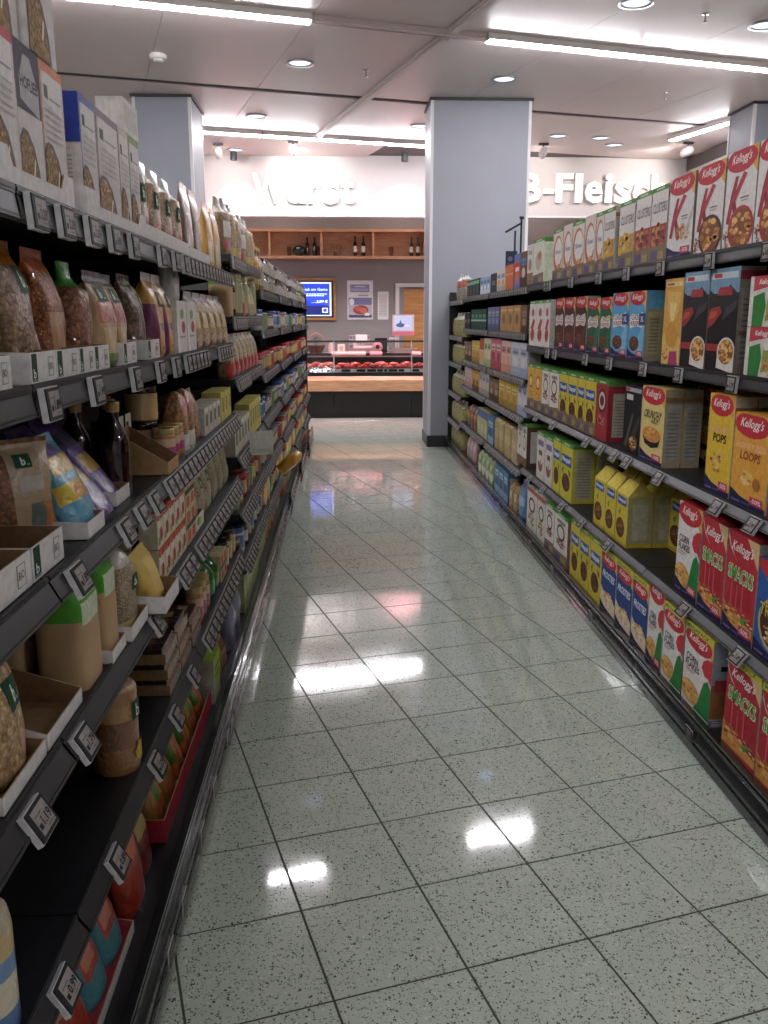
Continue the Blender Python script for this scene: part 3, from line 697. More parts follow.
def rack_bay(side, y0, y1, levels, label, tags, top=1.9, end_panel=None, shift=0.0):
    """side -1 left, +1 right. levels [(z, tilt_deg)], lowest (base) is separate."""
    xf = -.49 + shift if side < 0 else 1.30; dk = .15 if side < 0 else .13; bt = .19 if side < 0 else .145
    base_out = .06 if side < 0 else .04                  # the base stands out past the shelves
    root = empty('shelving_bay', (xf, y0, 0)); L = y1 - y0; D = .50
    dirx = side                                          # depth direction
    def bx(m, a, b, *r, **k):                            # a,b depth coordinates (positive = into the rack)
        xa, xb_ = sorted((a * dirx, b * dirx)); m.box(xa, xb_, *r, **k)
    part(root, 'back_panel', 'rack_back', lambda m: bx(m, D, D + .02, .0, L, .1, top))
    for yy in (.0, L - .02):
        part(root, 'upright', 'rack', lambda m: bx(m, D - .035, D, yy, yy + .02, .0, top))
    def deck(m):
        bx(m, -base_out + .012, D, .002, L - .002, .09, dk)
        bx(m, -base_out + .05, D, .002, L - .002, .0, .09)
    bd = part(root, 'base_deck', 'rack', deck)
    def bump(m):
        for a, b, c, d in ((-base_out, -base_out + .012, .004, bt - .01), (-base_out, -base_out + .022, bt - .018, bt), (-base_out - .006, -base_out, .03, .045), (-base_out - .006, -base_out, .105, .118)):
            bx(m, a, b, .003, L - .003, c, d)
    part(bd, 'bumper_rail', 'bumper', bump)
    part(bd, 'rail_cover', 'clear_plastic', lambda m: m.poly([(-(base_out + .016) * dirx, .003, .045), (-(base_out + .016) * dirx, L - .003, .045), (-(base_out + .016) * dirx, L - .003, .105), (-(base_out + .016) * dirx, .003, .105)][::-dirx]))
    for li, (z, tilt) in enumerate(levels):
        def brd(m):
            bx(m, 0.0, D, .003, L - .003, z - SHELF_T, z)
            bx(m, -.003, .002, .003, L - .003, z - .01, z + .004)
        sh = part(root, 'shelf', 'rack', brd)
        for yy in (.05, L - .07):
            part(sh, 'bracket', 'rack', lambda m: m.poly([(dirx * .06, yy, z - SHELF_T), (dirx * D, yy, z - SHELF_T), (dirx * D, yy, z - .1)]))
        a = math.radians(tilt); hgt = .046 if side < 0 else .040; ox = math.sin(a) * hgt; oz = math.cos(a) * hgt
        def rl(m):
            p = [(0, z), (-ox - .004, z - oz), (-ox + .004, z - oz - .004), (.0, z - SHELF_T)]
            for i in range(4):
                q, r = p[i - 1], p[i]
                m.poly([(q[0] * dirx, .004, q[1]), (r[0] * dirx, .004, r[1]), (r[0] * dirx, L - .004, r[1]), (q[0] * dirx, L - .004, q[1])])
            # two fine ribs that hold the tags
            for f in (.04, .93):
                cx_, cz_ = -ox * f - .004, z - oz * f
                m.box(*sorted((cx_ * dirx, (cx_ + .004) * dirx)), .004, L - .004, cz_ - .003, cz_ + .003)
        part(sh, 'price_rail', 'rail', rl)
        for yt in tags[li] if li < len(tags) else []:
            if not (y0 + .03 < yt < y1 - .03): continue
            me = rt.choice(TAGS if yt < 4.6 else TAGN)
            add('price_tag', me, sh, ((-ox * .06 - .016) * dirx, yt - y0, z - oz * .06), (-a, 0, -side * math.pi / 2), (1, 1, 1) if yt < 4.6 or side > 0 and y1 < 6.3 else (.8, 1, .8))
    for yt in tags[len(levels)] if len(tags) > len(levels) else []:
        if y0 + .03 < yt < y1 - .03:
            add('price_tag', rt.choice(TAGS if yt < 4.6 else TAGN), bd, ((-base_out - .0125) * dirx, yt - y0, .099), (0, 0, -side * math.pi / 2), (.9, .3, .9))
    if end_panel:
        part(root, 'end_panel', 'rack', lambda m: bx(m, 0, D + .02, L + .001, L + .025, .0, 1.86))
    tag(root, label, 'shelving')
    return root
def dn(a, b, st=.062):
    n = int((b - a) / st); return [a + st * (k + .5) for k in range(n)]
# left rack
LA = [(1.745, 4), (1.445, 6), (1.13, 24), (.84, 30), (.50, 30)]
LB = [(1.83, 4), (1.56, 4), (1.28, 14), (.92, 26), (.65, 30), (.40, 30)]
LC = [(1.72, 6), (1.48, 8), (1.21, 14), (.93, 26), (.63, 30), (.36, 30)]
t1 = [1.49, 1.64, 1.81, 1.98, 2.16, 2.49, 2.70, 2.85] + dn(2.93, 4.06, .08)
t2 = [1.48, 1.76, 2.10, 2.39, 2.62] + dn(2.70, 3.3, .08) + dn(3.55, 3.95, .08)
t3 = [1.53, 1.89, 2.05, 2.20] + dn(2.36, 4.05, .08)
t4 = [1.23, 1.48, 2.12] + dn(2.47, 4.05, .08)
t5 = [1.28, 1.63, 2.03, 2.30, 2.59] + dn(2.85, 4.05, .08)
t6 = [1.86, 2.05, 2.36, 2.62] + dn(2.9, 4.05, .12)
rack_bay(-1, .10, 1.43, LA, 'dark left shelving bay closest to the camera', [t1, t2, t3, t4, t5, t6])
rack_bay(-1, 1.43, 2.76, LA, 'second left shelving bay with pasta boxes, muesli and nut bags', [t1, t2, t3, t4, t5, t6])
rack_bay(-1, 2.76, 4.09, LA, 'third left shelving bay with rice bags, many price tags', [t1, t2, t3, t4, t5, t6])
rack_bay(-1, 4.09, 5.52, LB, 'fourth left shelving bay with raised upper shelves', [dn(4.13, 5.48, .07)] * 3 + [dn(4.13, 5.48, .08)] * 3 + [dn(4.2, 5.4, .13)])
for k in range(4):
    a = 5.52 + 1.49 * k
    rack_bay(-1, a, a + 1.49, LC, '%s left shelving bay, filled with jars and tins' % ('fifth', 'sixth', 'seventh', 'last')[k], [dn(a + .05, a + 1.44, .085)] * 6 + [dn(a + .1, a + 1.4, .2)], end_panel=(k == 3), shift=(0, .015, .035, .055)[k])
# right rack
RA = [(1.78, 0), (1.37, 4), (.95, 32), (.51, 38)]
RB = [(1.77, 0), (1.45, 4), (1.13, 14), (.86, 30), (.47, 36)]
RC = [(1.75, 0), (1.36, 4), (1.06, 14), (.72, 28), (.40, 34)]
r1 = [2.72, 3.16, 3.65, 4.09, 4.53, 5.08, 5.62, 5.7]; r2 = [2.5, 2.89, 3.37, 3.78, 4.27, 4.7, 5.39, 5.58]
r3 = [2.63, 2.9, 3.47, 3.88, 4.07, 4.29, 4.55, 4.9, 5.3, 5.75]; r4 = [2.64, 3.11, 3.58, 4.08, 4.56, 5.0, 5.5, 5.9]; r5 = [2.92, 3.61, 4.23, 5.07, 5.7]
for k, nm in enumerate(('right shelving bay closest to the camera', 'second right shelving bay with red and yellow cereal boxes', 'third right shelving bay with yellow cereal packs', 'fourth right shelving bay with white-topped muesli boxes')):
    a = .93 + 1.33 * k
    rack_bay(1, a, a + 1.33, RA, nm, [r1, r2, r3, r4, r5])
for k, nm in enumerate(('fifth right shelving bay with tea and small packs', 'sixth right shelving bay with mixed packs')):
    a = 6.25 + 1.67 * k
    rack_bay(1, a, a + 1.67, RB, nm, [dn(a + .05, a + 1.62, .085)] * 5 + [dn(a + .1, a + 1.5, .4)])
rack_bay(1, 9.59, 10.82, RC, 'last right shelving bay ending at the grey pillar', [dn(9.65, 10.78, .1)] * 5, end_panel=True)

# ------------------------------------------------------------------ products: builders
RED = '#b81a2c'
def carton(w, h, d, base, front=(), side=(), sidec=None, top=None, mats=('carton', 'grain', 'grain_dry')):
    mb = MB(); sc_ = sidec or base; tp = top or base; X = w / 2
    mb.poly([(-X, 0, 0), (X, 0, 0), (X, 0, h), (-X, 0, h)], base)
    mb.poly([(X, 0, 0), (X, d, 0), (X, d, h), (X, 0, h)], sc_); mb.poly([(-X, d, 0), (-X, 0, 0), (-X, 0, h), (-X, d, h)], sc_)
    mb.poly([(X, d, 0), (-X, d, 0), (-X, d, h), (X, d, h)], sc_); mb.poly([(-X, d, 0), (X, d, 0), (X, 0, 0), (-X, 0, 0)], sc_)
    # lid of two flaps with a seam
    e = .0012
    mb.poly([(-X, 0, h), (X, 0, h), (X, d * .55, h + e), (-X, d * .55, h + e)], tp); mb.poly([(-X, d * .55, h), (X, d * .55, h), (X, d, h), (-X, d, h)], tp)
    draw(mb, front, lambda u, v, L: (-X + u * w, -L, v * h))
    draw(mb, side, lambda u, v, L: (X + L, u * d, v * h)); draw(mb, side, lambda u, v, L: (-X - L, d - u * d, v * h))
    return mb.mesh('carton', list(mats))
def ksig(t=None, cy=.905, rx=.46, ry=.125, cx=.48):
    return [('p', [(.55, 1), (1, 1), (1, .72)], '#d9a23a'), ('e', cx, cy, rx, ry, RED), ('t', "Kellogg's", cx, cy + .005, .62, ry * .95, '#ece6e2', .12, .01)]
def kbot(badge=True, c='#292148'):
    o = [('p', [(0, 0), (1, 0), (1, .055), (.62, .075), (.3, .1), (0, .17)], c), ('r', .05, .03, .3, .05, '#6d6790'), ('r', .36, .035, .6, .05, '#57507c')]
    if badge: o += [('r', .58, .055, .93, .14, '#b52a4a'), ('t', '-50%', .755, .1, .28, .05, '#f0dfe0')]
    return o
NUT = [('r', .12, .1, .88, .82, '#a39f96')] + [('r', .18, .14 + .05 * k, .8, .155 + .05 * k, '#7d796f') for k in range(12)] + [('r', .0, .84, 1, .9, '#8a6a4a')]
FLK = ['#c98f45', '#b97c38', '#dba85a', '#a8692d']
def bowl(cx, cy, rx, ry, rim, seed=1, cols=FLK, n=26):
    return [('e', cx, cy, rx, ry, rim), ('e', cx, cy, rx * .86, ry * .86, '#7f4e26'), ('fl', cx, cy, rx * .86, ry * .86, cols + ['#e2b670', '#d29a50'], n + 14, seed)]
def specialk(rim, seed, navy=False, small=False):
    o = ksig(cy=.9, rx=.5, ry=.13) + [('p', [(.08, .27), (.2, .26), (.42, .74), (.32, .74), (.2, .56)], '#9c2638'), ('p', [(.18, .46), (.3, .44), (.7, .74), (.58, .77), (.36, .6)], '#b02f40'), ('p', [(.24, .48), (.36, .5), (.52, .25), (.4, .22)], '#8a2234')]
    o += [('r', .52, .5, .8, .515, '#8f6a6a'), ('r', .55, .47, .78, .482, '#a89a9a')]
    if small: o += [('fl', .62, .32, .3, .12, FLK, 26, seed), ('p', [(.7, .3), (1, .62), (1, .56), (.74, .26)], '#c9c4c2')] + kbot()
    else: o += bowl(.6, .2, .42, .23, rim, seed, FLK + ['#8c3a34']) + [('fl', .12, .1, .13, .1, ['#8c3030', '#c08a4a', '#5a3a2a'], 12, seed + 3)]
    return o
def greentop(txt=None): return [('r', 0, .935, 1, 1, '#4f8a3c'), ('r', .25, .955, .75, .98, '#b9d3a8')]
def nesbot(): return [('p', [(0, 0), (1, 0), (1, .24), (0, .2)], '#7d6c4f'), ('r', .1, .03, .5, .16, '#5d5075'), ('r', .56, .04, .9, .14, '#a18a5c')]
def clusters(cols, seed, low): return greentop() + [('t', 'CLUSTERS', .52, .72, .86, .13, '#6f6a6c', .0, .02), ('r', 0, .2, 1, .5, low), ('fl', .5, .36, .46, .2, cols, 34, seed)] + nesbot()
def fitness(green): 
    o = [('e', .5, .52, .46, .36, '#c4683c'), ('e', .55, .55, .36, .28, '#e3ddd6'), ('r', .86, .4, 1, .66, '#d8d0c6'), ('t', 'Fitness', .54, .56, .56, .09, '#4a6a92', .1), ('fl', .55, .27, .3, .08, FLK, 14, 4)]
    return (greentop() if green else []) + o + nesbot()
def choco(bg, extra):
    return ksig(ry=.11) + [('p', [(.08, .62), (.2, .68), (.5, .66), (.85, .7), (.92, .56), (.86, .47), (.5, .5), (.1, .46)], '#e6dcd4'), ('t', 'CHOCO', .5, .625, .66, .08, '#4a241c'), ('t', 'KRISPIES', .5, .535, .7, .07, '#8f2a24'), ('p', [(.35, .12), (.9, .12), (1, .5), (.86, .5)], extra), ('e', .4, .24, .3, .11, '#5a3422'), ('fl', .4, .25, .26, .09, ['#6b3f28', '#4a2a1c', '#85563a'], 22, 9)] + kbot()
def nesq(tall=False): 
    return [('r', .06, .6, .9, .78, '#2a4f96'), ('t', 'Nesquik', .48, .69, .72, .12, '#e8ecf4', .1, .02), ('e', .5, .3, .34, .16, '#5a3320'), ('fl', .5, .31, .3, .13, ['#6b3c22', '#7e4a2c', '#4c2a18'], 24, 6), ('p', [(.1, .5), (.3, .58), (.25, .4)], '#5f8a35'), ('p', [(.66, .56), (.9, .5), (.8, .42)], '#7a4a28')]
def cookie(c1='#5a3a30'): return greentop() + [('e', .5, .62, .3, .17, c1), ('e', .5, .62, .22, .12, '#d9cfc2'), ('r', .2, .8, .8, .87, '#8a8078'), ('fl', .5, .38, .4, .1, ['#7a4a2a', '#a8763f', '#8c2a2c'], 24, 8)] + nesbot()
CORNX = [('t', 'CORN', .3, .6, .42, .085, '#2a2422', 0, .025), ('t', 'FLAKES', .33, .515, .5, .075, '#2a2422', 0, .025), ('r', .1, .45, .44, .46, '#b06a6a'), ('r', .1, .425, .36, .435, '#b06a6a'), ('e', .3, .2, .34, .13, '#c99a52'), ('fl', .3, .2, .34, .13, FLK + ['#e0b468'], 30, 3)]
# two plain colour fields where the pack carries its emblem
CORNY = [('p', [(.46, .05), (1, .05), (1, .44), (.88, .5), (.76, .45), (.68, .32), (.6, .16)], '#1f7a38'), ('p', [(.66, .6), (.78, .53), (.9, .54), (1, .48), (1, .77), (.84, .75), (.7, .69)], '#c02430')]
def smk(): return [('p', [(.1, .3), (.9, .3), (.82, .55), (.2, .55)], '#a31322'), ('r', .22, .26, .26, .52, '#c9485a'), ('r', .4, .24, .43, .5, '#c9485a'), ('r', .58, .26, .62, .52, '#c9485a'), ('t', 'SMACKS', .5, .61, .84, .155, '#d8e8c0', 0, .05), ('t', 'SMACKS', .5, .612, .8, .135, '#3f8f34', 0, .01), ('p', [(0, .12), (0, .3), (.2, .22), (.5, .19), (1, .16), (1, .08), (0, .05)], '#c98a3c'), ('fl', .3, .19, .38, .1, FLK, 30, 12), ('fl', .75, .2, .28, .07, ['#4f9a3c', '#d8c8b0', '#c98a3c'], 12, 5)]
MEGA = [('r', 0, .925, 1, 1, '#c9bf3a'), ('t', 'MEGAPACK', .45, .965, .8, .05, '#3f7a34', 0, .02)]
def low(ops, dv=-.075): # move the logo down under the mega stripe
    out = []
    for op in ops:
        if op[0] == 'e': out.append(('e', op[1], op[2] + dv) + op[3:])
        elif op[0] == 't': out.append(('t', op[1], op[2], op[3] + dv) + op[4:])
        else: out.append(op)
    return out
K = {}
def kind(key, name, desc, cat, mesh, children=()): K[key] = dict(name=name, desc=desc, cat=cat, mesh=mesh, ch=children)
def ck(key, desc, h, d, base, front, side=NUT, sidec='#b3aca0', top=None, name='cereal_box', cat='cereal box', w=.2):
    kind(key, name, desc, cat, carton(w, h, d, base, front, side, sidec, top)); K[key]['w'] = w; K[key]['h'] = h; K[key]['d'] = d
WH = '#dcd6d3'
ck('special_k_red', 'white cereal box, red K, red-rimmed bowl', .31, .075, WH, specialk('#b3202e', 1))
ck('special_k_dark', 'white cereal box, red K, dark bowl', .305, .075, WH, specialk('#4a3430', 2))
ck('special_k_flakes', 'white cereal box, red K, navy foot', .305, .075, WH, specialk('#b3202e', 3, True, True), NUT[:8], '#8f8577')
ck('clusters_red', 'white CLUSTERS box with red berries', .30, .075, WH, clusters(['#8c2630', '#a8763f', '#5a2a24', '#c98f45'], 3, '#a83a3c'), top='#4f8a3c')
ck('clusters_yellow', 'white CLUSTERS box with yellow almonds', .295, .075, WH, clusters(['#d0a040', '#b97c38', '#e0c070'], 5, '#c9a03a'), top='#4f8a3c')
ck('fitness', 'green-topped white box with orange ring', .295, .07, '#d9cec4', fitness(True), top='#4f8a3c')
ck('fitness_plain', 'plain-topped white box with orange ring', .30, .07, '#d9cec4', fitness(False))
ck('muesli_green', 'pale box with green lid, side panel showing', .285, .08, '#cfd2c2', greentop() + [('e', .5, .5, .3, .2, '#b5a89a'), ('e', .62, .62, .18, .1, '#b06a4a')] + nesbot(), [('r', .1, .06, .9, .86, '#c3cdb2'), ('r', 0, .9, 1, 1, '#4f8a3c')], '#cfd6c2', '#4f8a3c')
ck('slim_white', 'slim white cereal box with brown bottom', .27, .07, '#d0cbc4', [('r', 0, 0, 1, .3, '#8a6a4c'), ('e', .5, .5, .3, .15, '#a87a6a'), ('r', .2, .75, .8, .85, '#9a948e')])
ck('choco_brown', 'brown Choco Krispies box', .30, .07, '#4a231c', choco('#4a231c', '#5e2f22'), top='#4a231c')
ck('choco_green', 'green Choco Krispies box', .285, .07, '#1f5a41', choco('#1f5a41', '#2f6a4a') + [('r', .6, .64, 1, .68, '#c9b03a')], top='#1f5a41')
ck('choco_blue', 'sky-blue Choco Krispies box', .30, .08, '#4f9bc9', choco('#4f9bc9', '#7ab4d4') + [('r', .66, .52, 1, .68, '#23407e'), ('t', 'XL', .84, .6, .2, .08, '#e6e6ee')], [('r', .12, .1, .88, .7, '#a89f78'), ('r', 0, .74, 1, 1, '#5f9fc0')] + [('r', .25, .14 + .05 * k, .75, .16 + .05 * k, '#7f7a60') for k in range(10)], '#9b8f74', '#4f9bc9')
ck('racing_dark', 'tall black cereal box with bowl', .35, .085, '#1d1a1c', [('r', 0, .76, 1, 1, '#6d8fa8'), ('p', [(0, .8), (.3, .72), (.7, .84), (1, .74), (1, .6), (0, .6)], '#2a2829'), ('r', .06, .9, .94, .96, '#b9c4c4'), ('r', .12, .91, .4, .95, '#b3302f'), ('p', [(.28, .74), (.8, .74), (.76, .82), (.34, .82)], '#9c2c30'), ('p', [(0, .42), (.2, .46), (.48, .58), (.4, .64), (.12, .62), (0, .6)], '#8f2a22'), ('p', [(0, .5), (.24, .53), (.34, .59), (.1, .59)], '#b5483c'), ('p', [(.5, .5), (.9, .6), (1, .7), (.6, .62)], '#3d3c40'), ('r', 0, .2, .55, .27, '#9c2430'), ('p', [(.42, .04), (1, .0), (1, .26), (.44, .24)], '#d8d2ca')] + bowl(.72, .2, .3, .14, '#d8d2ca', 4), [('r', 0, .88, 1, .96, '#8c2434'), ('r', .1, .1, .9, .8, '#8f897f'), ('r', .1, .36, .9, .4, '#7a4a48')] + [('r', .18, .14 + .05 * k, .8, .155 + .05 * k, '#6a655d') for k in range(12)], '#857b6f', '#6d2430')
ck('gold_swirl', 'tall golden-yellow cereal box', .335, .08, '#cf9a3c', [('r', .06, .91, .94, .965, '#d8c48a'), ('p', [(0, 0), (1, 0), (1, .3), (.5, .5), (0, .36)], '#d8b45c'), ('p', [(.4, 0), (.9, 0), (.85, .17), (.45, .16)], '#a8306a'), ('fl', .2, .12, .22, .1, FLK, 16, 2), ('r', .12, .925, .5, .95, '#b5483c'), ('p', [(.15, .86), (.9, .84), (.8, .6), (.55, .48), (.3, .58)], '#dcae58'), ('p', [(.3, .74), (.7, .72), (.6, .52), (.42, .5)], '#e6c884'), ('p', [(.1, .4), (.5, .52), (.9, .38), (.7, .2), (.3, .22)], '#c98f34')], top='#cf9a3c')
ck('white_red', 'white muesli box with pink-red print', .30, .075, '#d9d2cc', greentop() + [('e', .5, .74, .22, .09, '#b05a5a'), ('p', [(.2, .4), (.6, .62), (.84, .56), (.5, .3)], '#b3303a'), ('e', .5, .26, .3, .15, '#a84a3c'), ('fl', .5, .26, .26, .13, ['#b03a34', '#c98f45', '#7a2a24'], 18, 6)], [('r', .1, .1, .9, .85, '#cfcabf')], '#d2cdc2', '#4f8a3c')
ck('red_kids', 'red cereal box with round window print', .30, .07, '#a31f30', ksig() + [('e', .5, .42, .42, .26, '#c9b48a'), ('e', .5, .42, .34, .2, '#2d2622'), ('fl', .5, .42, .3, .17, FLK, 20, 4)])
ck('loops', 'orange-yellow Honey Bsss Loops box', .30, .075, '#d99a2b', ksig(cy=.89, rx=.48, ry=.14) + [('t', 'HONEY BSSS', .5, .66, .8, .07, '#e8b48c', .05, .02), ('t', 'LOOPS', .5, .555, .56, .1, '#8f3a20', .03, .03), ('e', .45, .32, .16, .09, '#dfb04a'), ('fl', .45, .3, .28, .12, ['#d9b05a', '#b97c2c', '#e6c478'], 18, 7), ('e', .72, .28, .1, .07, '#a8661f')] + kbot())
ck('pops', 'yellow Honey Bsss Pops box', .345, .075, '#d8b322', ksig(cy=.9, rx=.46, ry=.115) + [('t', 'HONEY BSSS', .5, .655, .8, .06, '#dfa67c', .05, .02), ('t', 'POPS', .5, .565, .52, .09, '#2c2a22', .03, .03), ('fl', .45, .32, .28, .11, ['#d9b05a', '#b97c2c', '#8c4a20', '#e6c478'], 22, 8)] + kbot())
ck('crunchy', 'cream Crunchy Nut box with bowl', .32, .076, '#d5c078', ksig(cy=.9, rx=.5, ry=.13) + [('t', 'CRUNCHY', .5, .64, .76, .11, '#2a2420', .1, .02), ('t', 'NUT', .62, .555, .3, .06, '#2a2420', .1, .02), ('p', [(.1, .36), (.9, .36), (.8, .24), (.5, .2), (.2, .24)], '#2c2420'), ('e', .5, .38, .4, .1, '#c98438'), ('fl', .5, .39, .34, .08, ['#d9983c', '#c07a2c', '#e8b860'], 22, 5)] + kbot(), sidec='#a89a7c')
ck('black_space', 'black cereal box with white lettering block', .31, .075, '#16161a', [('r', .05, .9, .95, .96, '#a8a4a2'), ('r', .08, .91, .3, .95, '#a83034'), ('r', .12, .78, .5, .86, '#c9c6c4'), ('p', [(.1, .1), (.5, .6), (.56, .56), (.24, .08)], '#55504e'), ('p', [(.4, .2), (.9, .6), (.95, .5), (.6, .14)], '#3c3838')] + bowl(.62, .17, .28, .12, '#3a3030', 6, ['#6a4a34', '#4a3426', '#86603e']), top='#16161a')
ck('red_box', 'dark red cereal box with emblem print', .30, .12, '#9c2230', greentop() + [('e', .5, .66, .36, .2, '#54202a'), ('e', .5, .66, .28, .15, '#c9bfb4'), ('e', .5, .66, .18, .09, '#6a2830'), ('fl', .5, .32, .4, .16, ['#b8505a', '#c98f6a', '#6a2434'], 26, 7)], [('r', .22, .08, .82, .8, '#a89f90'), ('r', 0, .92, 1, 1, '#4f8a3c')] + [('r', .3, .12 + .05 * k, .74, .135 + .05 * k, '#857d70') for k in range(12)], '#8c2430', '#4f8a3c')
ck('nesquik', 'yellow Nesquik cereal box with tan foot', .30, .075, '#cdb92f', greentop() + nesq() + nesbot(), top='#4f8a3c', sidec='#bfae3c')
ck('cookie_white', 'white cereal box with dark cookie print', .295, .09, '#d5d0cb', cookie(), [('r', .2, .08, .85, .9, '#cbc7bd'), ('r', 0, .92, 1, 1, '#4f8a3c')] + [('r', .28, .12 + .055 * k, .78, .135 + .055 * k, '#99958b') for k in range(13)], '#8f6a5c', '#4f8a3c')
ck('honey_yellow', 'golden cereal box with honey print', .295, .075, '#cf9c33', greentop() + [('e', .5, .62, .3, .16, '#8f5420'), ('e', .5, .62, .22, .11, '#e6c880'), ('fl', .5, .36, .4, .12, ['#d9a03c', '#b97828'], 22, 4)] + nesbot(), top='#4f8a3c')
ck('tresor', 'blue Tresor box with yellow letters', .31, .075, '#23559a', [('p', [(0, 1), (0, .9), (.12, .86), (1, .6), (1, 1)], RED), ('t', "Kellogg's", .56, .84, .6, .1, '#ece6e2', .12), ('e', .52, .38, .44, .28, '#b9a86a'), ('e', .52, .38, .38, .24, '#4a2c1e'), ('t', 'TRESOR', .52, .5, .86, .15, '#241c14', 0, .06), ('t', 'TRESOR', .52, .502, .82, .13, '#d0b73c', 0, .01), ('fl', .52, .28, .32, .12, ['#c99a52', '#a8743a', '#e8d8b8'], 20, 5)] + kbot())
ck('smacks', 'red Smacks box with green letters', .345, .07, '#b01c2c', [('p', [(.62, 1), (1, 1), (1, .74)], '#d0b080'), ('p', [(0, .98), (.1, .86), (.3, .74), (.36, .72), (.12, .82), (0, .93)], '#c9b4a8'), ('t', "Kellogg's", .5, .86, .68, .13, '#ece6e2', .12, .01)] + smk() + kbot(), top='#b01c2c')
ck('cornflakes', 'white Corn Flakes box', .355, .075, WH, ksig(cy=.9, rx=.5, ry=.13) + CORNX + CORNY + kbot(), top=RED)
ck('nesquik_green', 'yellow-green Nesquik box with side panel', .335, .13, '#c3bb33', greentop() + nesq(), [('r', .14, .08, .86, .9, '#a9a58a'), ('r', 0, .94, 1, 1, '#4f8a3c')] + [('r', .22, .12 + .05 * k, .78, .135 + .05 * k, '#8a866c') for k in range(14)], '#bdb23a', '#4f8a3c')
ck('white_purple', 'white cereal box with purple lettering', .31, .09, '#cfc8c2', greentop() + [('r', .15, .72, .85, .84, '#7a6a98'), ('e', .5, .36, .3, .2, '#8a5a44'), ('e', .5, .42, .3, .1, '#d2cbc2'), ('fl', .5, .3, .26, .12, ['#8a4a34', '#a8704a'], 14, 3), ('r', .3, .52, .7, .62, '#6a4a3a')], top='#4f8a3c')
ck('white_green', 'white cereal box with bright green lid', .31, .14, '#cfd0c6', [('r', 0, .93, 1, 1, '#5fa03c'), ('e', .5, .55, .3, .2, '#8f6a4c'), ('e', .5, .55, .2, .13, '#d2cbc2'), ('r', .2, .76, .8, .86, '#8a8a84'), ('r', 0, 0, 1, .2, '#7a5a44')], [('r', .2, .1, .85, .82, '#d0ccc4'), ('r', 0, .93, 1, 1, '#5fa03c')], '#6a4a3c', '#5fa03c')
ck('mega_smacks', 'red Smacks mega pack with yellow stripe', .335, .08, '#a81c2c', [('p', [(.66, .93), (1, .93), (1, .7)], '#d0b080'), ('t', "Kellogg's", .5, .82, .68, .12, '#ece6e2', .12, .01), ('p', [(0, .9), (.1, .78), (.3, .68), (.12, .74), (0, .84)], '#c9b4a8')] + smk() + MEGA, top='#c9bf3a')
ck('mega_corn', 'white Corn Flakes mega pack with yellow stripe', .32, .12, WH, low(ksig(cy=.92, rx=.48, ry=.125)) + CORNX + CORNY + MEGA, [('r', 0, .1, 1, .5, '#8c5a30'), ('r', 0, .5, 1, .95, '#8f95a2'), ('r', .1, .42, .7, .56, '#9c2c34'), ('r', .25, .66, .8, .72, '#24222a'), ('r', 0, 0, 1, .08, '#6a6a70')] + [('r', .1, .02 + .02 * k, .9, .028 + .02 * k, '#bdbdc0') for k in range(3)], '#9a9a9e', '#c9bf3a')
ck('mega_frosties', 'blue Frosties mega pack with yellow stripe', .32, .09, '#1f3f80', low(ksig(cy=.92, rx=.46, ry=.11)) + MEGA + [('t', 'FROSTIES', .5, .61, .8, .11, '#d5dcea', .05, .03), ('p', [(0, .1), (0, .4), (.3, .3), (.7, .36), (1, .24), (1, .06)], '#d8c7ab'), ('fl', .5, .25, .4, .12, ['#c98f45', '#d8ac6a', '#e8dcc8'], 30, 4)] + kbot(False), top='#c9bf3a')
ck('nesquik_tall', 'tall yellow Nesquik box', .325, .06, '#cbb52c', greentop() + nesq(), top='#c9b02c', sidec='#c9b02c')
ck('muesli_white', 'white muesli box with fruit print', .29, .09, '#cfc9c0', [('r', 0, .9, 1, 1, '#b0563c'), ('e', .5, .62, .32, .18, '#6a4a3a'), ('e', .5, .62, .22, .12, '#d8d0c6'), ('fl', .5, .28, .4, .16, ['#8c4a34', '#c98f45', '#a8a05a'], 26, 6)])
kind('nesquik_bag', 'cereal_pack', 'yellow Nesquik pack with folded gable top', 'cereal pack', None)
